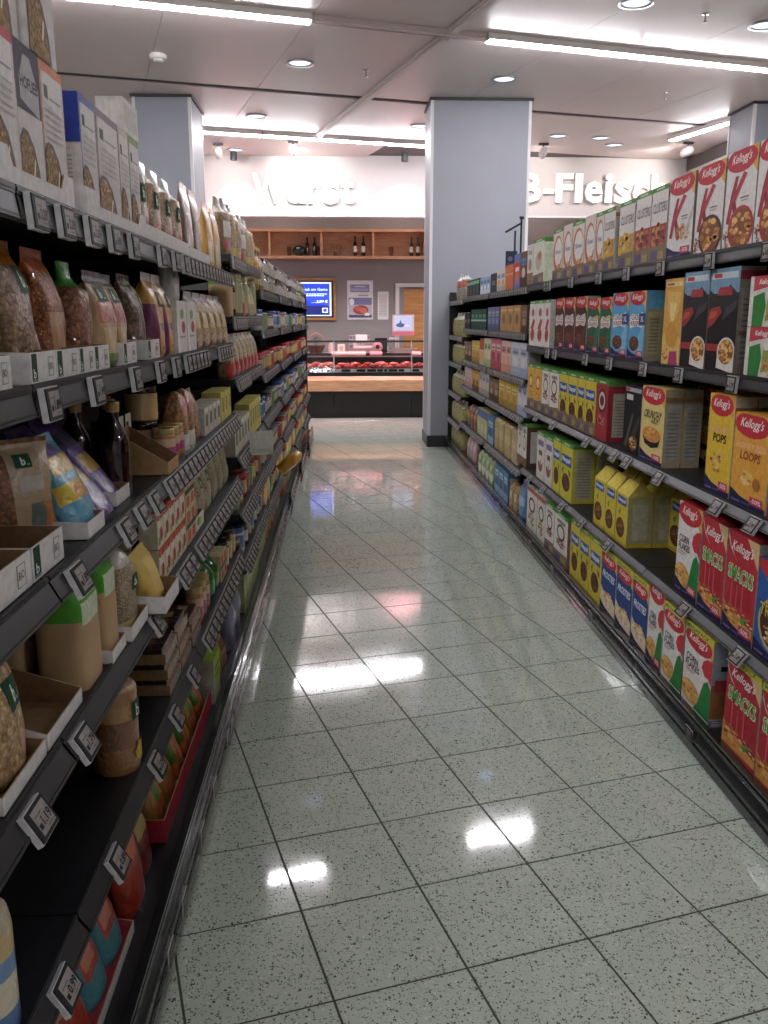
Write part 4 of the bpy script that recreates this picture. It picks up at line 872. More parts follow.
def gable(w, h, d):
    mb = MB(); X = w / 2; hb = h * .8; c = '#cdb82c'
    mb.poly([(-X, 0, 0), (X, 0, 0), (X, 0, hb), (-X, 0, hb)], c); mb.poly([(X, 0, 0), (X, d, 0), (X, d, hb), (X, 0, hb)], '#9c9668'); mb.poly([(-X, d, 0), (-X, 0, 0), (-X, 0, hb), (-X, d, hb)], '#9c9668'); mb.poly([(X, d, 0), (-X, d, 0), (-X, d, hb), (X, d, hb)], c)
    mb.poly([(-X, d, 0), (X, d, 0), (X, 0, 0), (-X, 0, 0)], c)
    y0, y1 = d * .42, d * .58
    mb.poly([(-X, 0, hb), (X, 0, hb), (X * .9, y0, h), (-X * .9, y0, h)], c); mb.poly([(X, d, hb), (-X, d, hb), (-X * .9, y1, h), (X * .9, y1, h)], c); mb.poly([(-X * .9, y0, h), (X * .9, y0, h), (X * .9, y1, h), (-X * .9, y1, h)], '#b58a6a')
    mb.poly([(X, 0, hb), (X, d, hb), (X * .9, y1, h), (X * .9, y0, h)], '#b3a24a'); mb.poly([(-X, d, hb), (-X, 0, hb), (-X * .9, y0, h), (-X * .9, y1, h)], '#b3a24a')
    ops = [('r', .1, .78, .86, .95, '#2a4f96'), ('t', 'Nesquik', .48, .865, .66, .1, '#e8ecf4', .1, .02), ('e', .42, .32, .36, .2, '#5a3320'), ('fl', .42, .33, .3, .16, ['#6b3c22', '#7e4a2c', '#9a6a3a'], 26, 6), ('p', [(.2, .62), (.4, .72), (.36, .55)], '#5f8a35'), ('r', 0, 0, 1, .07, '#b5a024')]
    draw(mb, ops, lambda u, v, L: (-X + u * w, -L, v * hb)); draw(mb, [('r', .2, .15, .8, .85, '#a8a48c'), ('r', 0, 0, 1, .08, '#b5a024')], lambda u, v, L: (X + L, u * d, v * hb))
    return mb.mesh('cereal_pack', ['carton'])
K['nesquik_bag'].update(mesh=gable(.2, .30, .12), w=.2, h=.3, d=.12)
def sk(key, desc, h, base, bands, d=.1, name='food_pack', cat='food pack', top=None, w=.2, sidec=None):
    ck(key, desc, h, d, base, bands, [('r', .15, .1, .85, .85, '#a8a298')] if sidec is None else [], sidec or base, top, name, cat, w)
def stripes(a, b, c): return [('r', 0, .0, 1, .28, a), ('r', .12, .62, .88, .82, b), ('e', .5, .42, .3, .14, c), ('r', .2, .68, .8, .72, '#5a5552')]
sk('choc_pack', 'brown chocolate cereal pack', .25, '#6a4630', stripes('#4a2c1e', '#4a78a8', '#c9b49a'))
sk('red_blue', 'red and blue cereal pack', .25, '#5a6aa8', [('r', 0, .35, 1, .75, '#b0382c'), ('e', .5, .3, .3, .2, '#b86a4a'), ('r', .2, .5, .8, .62, '#d8cfc4')])
sk('orange_pack', 'plain orange pack', .19, '#c4622c', [('r', .1, .6, .9, .66, '#d9a070')])
sk('cream_pack', 'cream and blue pack', .17, '#c9c0b0', stripes('#a8a49c', '#7a98b8', '#c98f45'))
sk('black_pack', 'small black pack', .16, '#242326', [('r', .2, .4, .8, .62, '#6a625a')])
sk('light_blue', 'light blue pack', .15, '#93a9c4', stripes('#c9ccd4', '#5a78a8', '#d8d8dc'))
sk('green_tubs', 'black-green pack with green stripe', .16, '#22302c', [('r', 0, .7, 1, .9, '#6fae8c'), ('r', .3, .1, .4, .6, '#7f8c90')])
sk('brown_pack', 'dark brown pack', .19, '#6a5040', stripes('#4a382c', '#8a7460', '#9a8468'))
sk('tan_pack', 'tan pack with brown window', .2, '#a8804c', [('e', .5, .5, .25, .2, '#7a5a34'), ('r', .1, .8, .9, .88, '#c9a06a')])
sk('blue_grey', 'dull blue pack', .2, '#5c6488', stripes('#4a5274', '#8f94a8', '#7a80a0'))
sk('dark_green', 'dark green tea pack', .19, '#1e4434', [('r', 0, .42, 1, .5, '#9ab8a4'), ('r', .2, .6, .8, .75, '#4f8a6a')])
sk('white_blue', 'white and pale blue pack', .25, '#b9bcc4', stripes('#8f9cb8', '#8a94ac', '#c9c4c0'))
sk('cream_pink', 'cream pack with pink print', .25, '#c4ab9c', stripes('#b5806a', '#a8606a', '#c98f6a'))
sk('red_pink', 'red and pink pack', .26, '#b06068', stripes('#9c3a48', '#c9a09a', '#8c3040'))
sk('green_white', 'pale green and white pack', .25, '#b3b898', stripes('#8ca070', '#7a9460', '#c9b48a'))
sk('red_cream', 'red-topped cream pack', .24, '#c0a084', [('r', 0, .6, 1, 1, '#a84a3c'), ('e', .5, .3, .3, .2, '#c98f45')])
sk('yellow_pack', 'yellow-ochre pack', .21, '#b5993c', stripes('#8f7430', '#c9b460', '#a8763a'))
sk('grey_white', 'grey-white pack', .21, '#a8a49c', stripes('#8f8a84', '#7c8498', '#b5aa9a'))
sk('yellow_brown', 'yellow and brown pack', .2, '#b5862c', stripes('#5a4024', '#c9a850', '#7a5428'))
sk('pale_pink', 'pale pink pack', .2, '#b59c9c', stripes('#9c7f88', '#c4b0b0', '#a88888'))
sk('blue_pack', 'mid-blue pack', .24, '#4a7094', stripes('#7f9cb4', '#a8b8c4', '#3a5678'))
sk('blue_top', 'cream pack with blue top', .25, '#a8a67c', [('r', 0, .7, 1, 1, '#4a648c'), ('r', .2, .2, .8, .5, '#b9b890')])

# ---- pouches
def pouch_fn(w, h, d, style, seed):
    rn = random.Random(seed); ph = [rn.uniform(0, 6.28) for _ in range(8)]
    def prof(t):
        if style == 'flat':      # pillow with a flat seal fin on top
            if t >= .9: return w / 2 * (1 - .02 * math.sin(t * 40)), .0018, 3.5
            q = t / .9; a = w / 2 * (.92 + .08 * q); b = d / 2 * (.97 * (1 - q ** 3.2) ** .62 + .012)
            if t < .06: a *= .9 + 1.6 * t; b *= .8 + 3.3 * t
            return a, b, 2.9
        if style == 'tied':      # gathered neck with loose frill
            if t < .74: a = w / 2 * (.86 + .14 * math.sin(min(1, t / .35) * 1.57) - .18 * max(0, t - .4) ** 1.5 * 3); b = d / 2 * (.86 + .14 * math.sin(min(1, t / .35) * 1.57) - .2 * max(0, t - .4))
            elif t < .84: q = (t - .74) / .1; a = w / 2 * (.72 - .3 * q); b = d / 2 * (.8 - .5 * q)
            else: q = (t - .84) / .16; a = w / 2 * (.42 + .36 * q); b = d / 2 * (.3 - .16 * q)
            return a, b, 2.2
        if style == 'brick':     # block-bottom bag with folded top
            a = w / 2; b = d / 2
            if t > .9: q = (t - .9) / .1; a *= 1 - .1 * q; b *= 1 - .45 * q
            if t < .03: a *= .97; b *= .97
            return a, b, 5.0
        # 'dome' soft rounded top
        q = max(0, (t - .55) / .45); a = w / 2 * math.sqrt(max(.002, 1 - q ** 2.4)) * (.92 + .08 * min(1, t / .2)); b = d / 2 * math.sqrt(max(.004, 1 - q ** 2.2))
        return max(a, .012), max(b, .006), 2.8
    def wr(th, t):
        k = .2 if style == 'brick' else (.35 if t < .05 else 1.0)
        rid = abs(math.sin(2.5 * th + 4.2 * t + ph[3])) ** .6 + abs(math.sin(3.5 * th - 7.5 * t + ph[4])) ** .6
        return 1 + k * (.024 * math.sin(5 * th + ph[0] + 6 * t) + .02 * math.sin(9 * th + ph[1] - 11 * t) + .022 * math.sin(3 * th + 13 * t + ph[2]) + .035 * (rid - 1.5))
    def pt(th, t):
        a, b, p = prof(t); c, s = math.cos(th), math.sin(th); q = wr(th, t)
        return (a * q * math.copysign(abs(c) ** (2 / p), c), d / 2 + b * q * math.copysign(abs(s) ** (2 / p), s), h * t)
    return prof, pt
def pouch(w, h, d, style='flat', base='#cccccc', mat=0, bands=(), seed=1, labels=(), nt=22, nr=32, mats=('film', 'grain_fine', 'grain', 'grain_coarse', 'kraft')):
    """bands: (f|a, u0, v0, u1, v1, colour, material) painted in order; labels become separate pieces"""
    prof, pt = pouch_fn(w, h, d, style, seed); mb = MB()
    ths = [2 * math.pi * (k + .5) / nr for k in range(nr)]
    P = [[pt(th, i / nt) for th in ths] for i in range(nt + 1)]
    def look(i, j):
        t = (i + .5) / nt; th = ths[j] + math.pi / nr; u = math.cos(th) * .5 + .5; fr = math.sin(th) < 0
        c, m = base, mat
        for b in bands:
            if (b[0] == 'a' or fr) and b[1] <= u <= b[3] and b[2] <= t <= b[4]: c, m = b[5], (b[6] if len(b) > 6 else 0)
        return c, m
    mb.grid(P, lambda i, j: look(i, j)[0], lambda i, j: look(i, j)[1], closed=True)
    mb.poly(P[0][::-1], look(0, 0)[0], look(0, 0)[1]); mb.poly(P[-1], look(nt - 1, 0)[0], look(nt - 1, 0)[1])
    me = mb.mesh('pouch', list(mats)); ch = []
    for lb in labels:
        u0, v0, u1, v1, col, ops = lb[:6]
        def surf(u, v, L):
            uu = max(-.98, min(.98, 2 * (u0 + (u1 - u0) * u) - 1)); tt = v0 + (v1 - v0) * v
            th = -math.acos(uu) if True else 0
            x, y, z = pt(th + 2 * math.pi, tt); return (x, y - .0012 - L, z)
        m2 = MB(); G = [[surf(j / 6, i / 6, 0) for j in range(7)] for i in range(7)]
        m2.grid(G, lambda i, j: col); draw(m2, ops, lambda u, v, L: surf(u, v, L + .0008))
        ch.append(('label', m2.mesh('label', 'carton')))
    return me, ch
def pk(key, name, desc, cat, w, h, d, *a, **k):
    me, ch = pouch(w, h, d, *a, **k); kind(key, name, desc, cat, me, ch); K[key].update(w=w, h=h, d=d)
def jar_mesh(r, h, cont, lab, lidc, l0=.2, l1=.7, lid=.16, n=16, labc2=None, mat='gloss'):
    mb = MB(); hb = h * (1 - lid)
    mb.lathe([(r * .9, 0), (r, h * .03), (r, h * l0)], cont, n); mb.lathe([(r * 1.015, h * l0), (r * 1.015, h * (l0 + l1) / 2)], labc2 or lab, n, cap=False); mb.lathe([(r * 1.015, h * (l0 + l1) / 2), (r * 1.015, h * l1)], lab, n, cap=False)
    mb.lathe([(r, h * l1), (r, hb * .95), (r * .88, hb)], cont, n, cap=False)
    c = MB(); c.lathe([(r * .93, hb - h * .01), (r * .95, hb), (r * .95, h * .985), (r * .9, h)], lidc, n)
    return mb.mesh('jar', mat), [('lid', c.mesh('lid', 'gloss'))]
def jk(key, desc, r, h, *a, name='food_jar', cat='jar', **k):
    me, ch = jar_mesh(r, h, *a, **k)
    # centred so the front sits at y = 0
    for m in [me] + [c[1] for c in ch]: m.transform(Matrix.Translation((0, r * 1.02, 0)))
    kind(key, name, desc, cat, me, ch); K[key].update(w=2.1 * r, h=h, d=2.04 * r)
def bottle_k(key, desc, r, h, body, lab, cap, name='glass_bottle'):
    mb = MB(); y = r
    mb.lathe([(r * .9, 0), (r, h * .03), (r, h * .14)], body, 16, cy=y); mb.lathe([(r * 1.02, h * .14), (r * 1.02, h * .45)], lab, 16, cy=y, cap=False)
    mb.lathe([(r, h * .45), (r, h * .56), (r * .8, h * .66), (r * .4, h * .78), (r * .38, h * .9)], body, 16, cy=y, cap=False)
    c = MB(); c.lathe([(r * .44, h * .885), (r * .46, h * .9), (r * .46, h * .99), (r * .4, h)], cap, 14, cy=y)
    kind(key, name, desc, 'bottle', mb.mesh('bottle', 'gloss'), [('cap', c.mesh('cap', 'gloss'))]); K[key].update(w=2.05 * r, h=h, d=2.05 * r)
def tray_mesh(w, d, hf, hb, out='#d5d2d0', inn='#8a6b4c', label=None, notch=0.0):
    mb = MB(); X = w / 2; t = .0025
    mb.box(-X, X, 0, d, 0, .002, inn)
    def wall(p, q, hp, hq, n):   # outer quad, inner quad, rim
        o = [(p[0], p[1], 0), (q[0], q[1], 0), (q[0], q[1], hq), (p[0], p[1], hp)]
        i_ = [(x + n[0] * t, y + n[1] * t, max(z, .002)) for x, y, z in o]
        mb.poly(o, out); mb.poly(i_[::-1], inn); mb.poly([o[3], o[2], i_[2], i_[3]], '#b59a78')
    if notch:
        a = w * notch
        for x0, x1, h0, h1 in ((-X, -X + a, hf * 1.9, hf * 1.9), (-X + a, -X + a * 1.35, hf * 1.9, hf), (-X + a * 1.35, X - a * 1.35, hf, hf), (X - a * 1.35, X - a, hf, hf * 1.9), (X - a, X, hf * 1.9, hf * 1.9)):
            wall((x0, 0), (x1, 0), h0, h1, (0, 1))
        hs = hf * 1.9
    else: wall((-X, 0), (X, 0), hf, hf, (0, 1)); hs = hf
    wall((X, 0), (X, d), hs, hb, (-1, 0)); wall((X, d), (-X, d), hb, hb, (0, -1)); wall((-X, d), (-X, 0), hb, hs, (1, 0))
    if label: draw(mb, label, lambda u, v, L: (-X + u * w, -L, v * hf))
    return mb.mesh('tray', 'carton')
BIO = [('r', .04, .1, .24, .96, '#1f4030'), ('t', 'b', .14, .35, .09, .3, '#d8e4d8'), ('r', .06, .12, .22, .17, '#7f9a88'), ('r', .66, .2, .86, .82, '#8c8884'), ('r', .68, .23, .84, .79, '#d5d2d0'), ('t', 'BIO', .76, .52, .13, .22, '#4a4644')]

# ------------------------------------------------------------------ placing and naming
PLACED = []
def put(key, side, y, z, w=None, off=0.0, where='', rot=0.0, lean=0.0, dx=None, extra='', hs=1.0, z_add=0.0, xoff=None):
    k = K[key]; xf = ((-.497 + (0 if y < 5.52 else (0, .015, .035, .055)[min(3, int((y - 5.52) / 1.49))])) if side < 0 else 1.31) if xoff is None else xoff
    x = xf + off * (1 if side > 0 else -1)
    s = (w / k['w']) if w else 1.0
    o = add(k['name'], k['mesh'], None, (x, y, z + z_add), (-lean, 0, -side * math.pi / 2 + rot), (s, 1, hs))
    for nm, me in k['ch']: add(nm, me, o)
    PLACED.append((o, k['desc'] + extra, k['cat'], where, y))
    return o

# ------------------------------------------------------------------ right rack: cereal rows (kind, position along the aisle, width, set back)
R1=[('special_k_red',2.814,0.212),('special_k_red',3.041,0.236),('special_k_dark',3.292,0.249),('special_k_flakes',3.568,0.266),('clusters_red',3.810,0.194),('clusters_red',4.014,0.202),('clusters_yellow',4.241,0.225),('clusters_yellow',4.512,0.187),('fitness',4.678,0.146),('fitness_plain',4.862,0.211),('fitness',5.101,0.254),('fitness_plain',5.338,0.207),('fitness',5.574,0.251),('muesli_green',6.117,0.327),('slim_white',6.386,0.197)]
R1F=[('choc_pack',6.610,0.218),('red_blue',6.849,0.246),('orange_pack',7.164,0.342),('cream_pack',7.540,0.393),('black_pack',7.897,0.301),('light_blue',8.366,0.582),('green_tubs',9.135,0.832)]
R2=[('racing_dark',3.105,0.246),('racing_dark',3.353,0.244),('gold_swirl',3.580,0.204),('choco_blue',4.017,0.231),('choco_blue',4.264,0.257),('choco_green',4.500,0.205),('choco_green',4.724,0.237),('choco_brown',4.972,0.251),('choco_brown',5.223,0.241),('choco_brown',5.462,0.225),('white_red',5.797,0.173),('white_red',6.002,0.225),('white_red',6.230,0.219)]
R3=[('red_kids',2.554,0.211),('loops',2.800,0.265),('pops',3.044,0.215),('crunchy',3.663,0.236,0.20),('crunchy',3.734,0.286),('black_space',4.001,0.244),('red_box',4.487,0.208),('nesquik',4.704,0.208),('nesquik',4.890,0.156),('nesquik',5.078,0.211),('nesquik',5.292,0.208),('cookie_white',5.527,0.251),('cookie_white',5.764,0.214),('honey_yellow',5.992,0.230),('honey_yellow',6.221,0.214)]
R4=[('tresor',2.546,0.251),('smacks',2.792,0.234),('smacks',3.021,0.216),('cornflakes',3.249,0.231),('nesquik_bag',4.070,0.180),('nesquik_bag',4.252,0.173),('nesquik_bag',4.442,0.197),('nesquik_green',5.141,0.279),('nesquik_green',5.386,0.185),('white_purple',5.598,0.216),('white_purple',5.833,0.237),('white_green',6.457,0.336)]
R5=[('mega_smacks',2.453,0.238),('mega_smacks',2.703,0.255),('mega_corn',3.078,0.268),('mega_corn',3.330,0.224),('cornflakes',3.537,0.184),('mega_frosties',3.738,0.210),('mega_frosties',3.967,0.237),('mega_frosties',4.215,0.250),('nesquik_tall',4.452,0.215),('nesquik_tall',4.666,0.202),('nesquik_tall',4.869,0.196),('cookie_white',5.206,0.331),('cookie_white',5.500,0.246),('muesli_white',5.750,0.243),('muesli_white',6.044,0.327)]
R2F=[('brown_pack',6.529,0.199),('tan_pack',6.803,0.275),('tan_pack',7.071,0.246),('tan_pack',7.359,0.312),('blue_grey',7.863,0.600),('dark_green',8.729,0.962),('black_pack',9.491,0.417)]
R3F=[('white_blue',6.513,0.275),('white_blue',6.815,0.313),('cream_pink',7.198,0.437),('red_pink',7.684,0.517),('green_white',8.135,0.363),('red_cream',8.460,0.263),('yellow_pack',8.862,0.516),('brown_pack',9.394,0.519)]
R4F=[('white_blue',6.507,0.353),('yellow_pack',6.809,0.236),('yellow_pack',7.062,0.253),('yellow_pack',7.345,0.296),('brown_pack',7.746,0.485),('grey_white',8.291,0.583),('yellow_brown',8.824,0.457),('pale_pink',9.341,0.549)]
R5F=[('tan_bag',6.753,0.306),('tan_bag',7.066,0.303),('tan_bag',7.463,0.445),('blue_pack',7.856,0.311),('blue_top',8.347,0.613),('brown_bag',9.042,0.644)]
R6F=[('blue_bag',6.412,0.302),('beige_bag',6.760,0.354),('blue_pack',7.269,0.621),('green_bag',8.157,0.892),('pink_pack',8.976,0.679)]
WR = {1: 'top right shelf', 2: 'second right shelf', 3: 'third right shelf', 4: 'fourth right shelf', 5: 'bottom right deck'}
def row(items, z, where, deep=1, side=1):
    for it in items:
        key, y, w = it[:3]; off = it[3] if len(it) > 3 else 0.0
        fx = 1.287 if z < .2 else 1.31; y *= fx / 1.33; w *= fx / 1.33     # the packs stand close to the front edge
        n = max(1, round(w / .22)) if w > .32 else 1
        for i in range(n):
            yy = y + (i - (n - 1) / 2) * w / n
            put(key, side, yy, z, w / n - .006, off, where, xoff=fx)
            for q in range(1, deep):
                if off + (q + 1) * (K[key]['d'] + .004) < .44:
                    put(key, side, yy, z, w / n - .006, off + q * (K[key]['d'] + .004), where, xoff=fx, extra=', second row' if q == 1 else ', third row')
row(R1, 1.78, WR[1]); row(R2, 1.37, WR[2]); row(R3, .95, WR[3], 2); row(R4, .51, WR[4], 2); row(R5, .13, WR[5], 2)
row(R1F, 1.77, 'far top right shelf'); row(R2F, 1.45, 'far second right shelf'); row(R3F, 1.13, 'far third right shelf'); row(R4F, .86, 'far fourth right shelf'); row(R5F[3:5], .47, 'far fifth right shelf'); row(R6F[2:3], .13, 'far bottom right deck')
put('nesquik_bag', 1, 3.62, .51, .19, .2, WR[4], extra=' set back in shade'); put('nesquik_bag', 1, 3.83, .51, .19, .2, WR[4], extra=' set back in shade')
# small red and green packs, two high
ck('mini_pack', 'small red and green cereal pack', .155, .06, '#cfc8c0', [('r', 0, 0, .12, 1, '#d5cec6'), ('p', [(.12, .7), (1, .84), (1, 1), (.12, 1)], '#b5303a'), ('p', [(.14, .0), (.5, .0), (.58, .4), (.5, .68), (.14, .6)], '#2c7a34'), ('p', [(.58, .1), (1, .2), (1, .5), (.62, .6)], '#8a9a4a'), ('fl', .78, .2, .2, .2, ['#b5483c', '#c98f45', '#d8b060'], 16, 4), ('t', "Kellogg's", .56, .87, .5, .14, '#ece6e2', .1), ('r', .64, .55, .94, .7, '#d8d2ca')])
for a in (2.55, 2.76):
    put('mini_pack', 1, a, 1.37, .2, 0, WR[2], extra=', lower layer'); put('mini_pack', 1, a, 1.37 + .1565, .2, 0, WR[2], extra=', upper layer')
pk('tan_bag', 'food_bag', 'ochre paper bag', 'food bag', .2, .26, .1, 'brick', '#a08a4c', 0, [('f', .2, .4, .8, .7, '#b5a468')], 3)
pk('blue_bag', 'food_bag', 'bright blue soft bag', 'food bag', .2, .27, .1, 'flat', '#3a74a8', 0, [('f', .2, .35, .8, .6, '#8fb0c8'), ('a', 0, 0, 1, .2, '#5a88ac')], 4)
pk('beige_bag', 'food_bag', 'beige nut bag', 'food bag', .2, .2, .1, 'dome', '#b09468', 3, [('f', .3, .4, .7, .7, '#c9b890')], 5)
pk('green_bag', 'food_bag', 'green and white soft bag', 'food bag', .2, .22, .12, 'dome', '#7f9468', 0, [('f', .2, .1, .8, .45, '#c4c8b4'), ('f', .3, .6, .7, .8, '#a8b488')], 6)
pk('pink_bag', 'food_bag', 'pink and white soft bag', 'food bag', .18, .24, .08, 'flat', '#a87f8c', 0, [('f', .2, .5, .8, .8, '#c9bcc0')], 7)
pk('brown_bag', 'food_bag', 'brown glossy bag', 'food bag', .2, .22, .12, 'dome', '#6a4028', 0, [('f', .2, .4, .8, .7, '#a8683a')], 8)
pk('yellow_bag', 'food_bag', 'clear bag of yellow-green sweets', 'food bag', .22, .26, .14, 'tied', '#a8a464', 2, [('a', 0, .74, 1, 1, '#b5b49c')], 9)
row(R5F[:3], .47, 'far fifth right shelf'); row(R5F[5:], .47, 'far fifth right shelf'); row([('blue_bag', 6.46, .28), R6F[1]], .13, 'far bottom right deck'); row(R6F[3:4], .13, 'far bottom right deck')
for y in (8.75, 8.95, 9.15): put('pink_bag', 1, y, .13, .19, 0, 'far bottom right deck')
for z, nm in ((1.36, 'second'), (1.06, 'third'), (.72, 'fourth'), (.40, 'fifth'), (.13, 'lowest')):
    for y in (9.75, 10.0, 10.25, 10.5): put('yellow_bag', 1, y, z, .22, 0, '%s shelf of last right bay' % nm)
pk('gift_bag', 'gift_bag', 'cellophane sweet bag with two standing tips', 'gift bag', .16, .3, .12, 'tied', '#a8a090', 2, [('a', 0, .45, 1, .7, '#a84a34', 0), ('a', 0, .74, 1, 1, '#c9c8c4')], 12)
put('gift_bag', 1, 9.85, 1.75, .18, 0, 'top shelf of last right bay'); put('gift_bag', 1, 10.25, 1.75, .18, 0, 'top shelf of last right bay')
# flat pink packet lying on the deck lip
mb = MB(); mb.box(-.1, .1, -.06, .06, 0, .012, '#b06a78'); draw(mb, [('r', .1, .2, .6, .8, '#d8c8cc'), ('r', .65, .3, .92, .7, '#8c3048')], lambda u, v, L: (-.1 + .2 * u, -.06 + .12 * v, .012 + L))
tag(add('flat_packet', mb.mesh('flat_packet', 'film'), None, (1.40, 7.75, .1305), (0, 0, 1.3)), 'flat pink packet lying on the far bottom right deck', 'packet')
# hanging shelf sign at the far end of the top right shelf
hs = empty('shelf_sign', (1.46, 7.40, 1.77))
part(hs, 'upright_rod', 'rail', lambda m: m.tube([(0, 0, 0), (0, 0, .57)], .008)); part(hs, 'rod_tip', 'black', lambda m: m.box(-.016, .016, -.016, .016, .565, .585))
part(hs, 'cross_rod', 'rail', lambda m: m.tube([(0, 0, .535), (-.125, .02, .465)], .008))
part(hs, 'sign_panel', 'carton', lambda m: (m.box(-.115, -.02, .03, .036, .185, .32, '#4a4c62'), m.box(-.05, -.035, .03, .036, .32, .48, '#4a4c62'), draw(m, [('e', .4, .55, .2, .15, '#7f8298'), ('r', .2, .2, .7, .28, '#6a6c84')], lambda u, v, L: (-.115 + .095 * u, .03 - L * 3, .185 + .135 * v))))
tag(hs, 'small dark hanging sign on a rod above the top right shelf', 'sign')

# ------------------------------------------------------------------ left rack
WL = {1: 'top left shelf', 2: 'second left shelf', 3: 'third left shelf', 4: 'fourth left shelf', 5: 'fifth left shelf', 6: 'bottom left deck'}
def pasta(topc, logo=True, seed=1, mauve='#8d8388'):
    o = [('r', 0, .93, 1, 1, topc), ('r', 0, .3, .05, .93, topc)]
    o += [('p', [(.1, .93), (.1, .72), (.9, .66), (.9, .93)], '#dbd5d2')]
    if logo: o += [('p', [(.14, .84), (.3, .84), (.3, .74), (.14, .75)], '#3a5248'), ('r', .34, .75, .86, .765, '#8d8f8c')]
    o += [('r', .14, .66 - .05 * k, .86, .672 - .05 * k, '#b3adac') for k in range(5)]
    o += [('p', [(.0, .0), (.0, .36), (.14, .43), (.34, .42), (.56, .33), (.72, .18), (.78, 0)], '#5a5154'), ('p', [(.0, .0), (.0, .33), (.14, .40), (.33, .385), (.52, .3), (.66, .16), (.71, 0)], '#a8865a', 2), ('p', [(.45, .12), (.5, .12), (.56, .24), (.53, .25)], '#e8e4e0')]
    return o
for key, tc, d in (('pasta_red', '#b5404e', 'pasta box with red top edge and oval window'), ('pasta_orange', '#d07a4c', 'pasta box with orange top edge'), ('pasta_blue', '#5a6aa8', 'pasta box with bright blue side'), ('pasta_mauve', '#8a7a82', 'pasta box with mauve top edge'), ('pasta_plain', '#c9bdb8', 'pale pasta box with brown window'), ('pasta_green', '#8fa05a', 'pasta box with green top')):
    ck(key, d, .226, .062, '#cfc8c5', pasta(tc), [('r', .12, .06, .8, .56, '#c9c3c0'), ('r', .16, .08, .76, .54, '#d6d0cd')] + [('r', .2, .1 + .035 * k, .7, .11 + .035 * k, '#a39c9a') for k in range(12)] + [('r', 0, .6, 1, 1, '#2543a8' if key == 'pasta_blue' else tc)], '#d2ccc9', tc, 'pasta_box', 'pasta box', .13)
ck('pasta_dark', 'pasta box with dark purple HOFLIEB label', .226, .062, '#cfc8c5', [('r', 0, .55, 1, 1, '#2c2036'), ('p', [(.14, .62), (.92, .55), (.92, .74), (.62, .93), (.36, .93), (.14, .76)], '#a8a5a6'), ('t', 'HOFLIEB', .53, .745, .72, .085, '#2a272c', 0, .03)] + pasta('#2c2036', False)[8:], None or [], '#cfc8c5', '#2c2036', 'pasta_box', 'pasta box', .13)
TR = {}
def tray(side, y, z, w, d, hf, hb, where, desc='white cardboard shelf tray', out='#d5d2d0', inn='#8a6b4c', label=None, notch=0.0, off=0.0, cat='tray'):
    k = (w, d, hf, hb, out, bool(label), notch)
    if k not in TR: TR[k] = tray_mesh(w, d, hf, hb, out, inn, label, notch)
    o = add('shelf_tray', TR[k], None, ((-.497 if side < 0 else 1.33) + off * side, y, z), (0, 0, -side * math.pi / 2))
    PLACED.append((o, desc, cat, where, y)); return o
z1 = 1.745
# trays with pasta boxes
tray(-1, 1.559, z1, .385, .075, .03, .07, WL[1], 'white notched tray of pasta boxes', notch=.14, off=-.006)
tray(-1, 2.105, z1, .535, .075, .03, .07, WL[1], 'white notched tray of pasta boxes', notch=.12, off=-.006)
for key, y, w in (('pasta_red', 1.436, .118), ('pasta_dark', 1.555, .114), ('pasta_orange', 1.678, .124), ('pasta_blue', 1.899, .114), ('pasta_mauve', 2.052, .184), ('pasta_plain', 2.197, .094), ('pasta_green', 2.30, .102)):
    put(key, -1, y, z1 + .003, w, 0, WL[1])
put('pasta_plain', -1, 1.648, z1 + .2305, .14, 0, WL[1], extra=' stacked on top', hs=1.15); put('pasta_plain', -1, 1.49, z1 + .2305, .14, .01, WL[1], extra=' stacked on top', hs=1.15)
mb = MB(); mb.box(-.06, .06, 0, .062, 0, .075, '#cfccc6'); draw(mb, [('r', .1, .15, .9, .85, '#c3bfb8')], lambda u, v, L: (-.06 + .12 * u, -L, .075 * v)); draw(mb, [('r', .1, .1, .45, .9, '#d6d3ce'), ('r', .55, .1, .9, .9, '#d6d3ce')], lambda u, v, L: (-.06 - L, .062 - .062 * u, .075 * v))
kind('white_carton', 'white_carton', 'small white carton lying on the pasta boxes', 'carton', mb.mesh('white_carton', 'carton')); K['white_carton'].update(w=.12, h=.075, d=.062)
put('white_carton', -1, 2.29, z1 + .2305, .15, 0, WL[1])
GRN = '#1e4a35'
def bio(u0, v0, u1, v1): return (u0, v0, u1, v1, GRN, [('t', 'b', .4, .5, .3, .6, '#d8e4d8', 0, .03), ('r', .62, .2, .8, .3, '#8fb09a')])
pk('rice_bag', 'rice_bag', 'clear bag of brown rice with crinkled top', 'rice bag', .17, .225, .1, 'tied', '#b59a78', 1, [('a', 0, .72, 1, 1, '#d0cdc8', 0), ('f', .35, .05, .75, .3, '#a83c44', 0), ('f', .5, .05, .7, .2, '#c9b0a0', 0)], 21, [bio(.3, .44, .5, .64)])
tray(-1, 2.71, z1, .70, .13, .045, .06, WL[1], 'long white tray of rice bags')
for y in (2.455, 2.625, 2.795, 2.965): put('rice_bag', -1, y, z1 + .003, .17, .008, WL[1])
pk('brown_pouch', 'food_pouch', 'brown stand-up pouch leaning sideways', 'pouch', .16, .25, .05, 'flat', '#7a6250', 0, [('f', .2, .2, .8, .6, '#8f7764')], 22)
pk('yellow_pouch', 'food_pouch', 'orange-yellow stand-up pouch leaning sideways', 'pouch', .16, .24, .05, 'flat', '#c4984a', 0, [('f', .1, .1, .9, .4, '#cfc0a0'), ('f', .2, .5, .8, .8, '#d8a23c')], 23)
tray(-1, 3.30, z1, .44, .13, .04, .05, WL[1], 'short white tray of pouches')
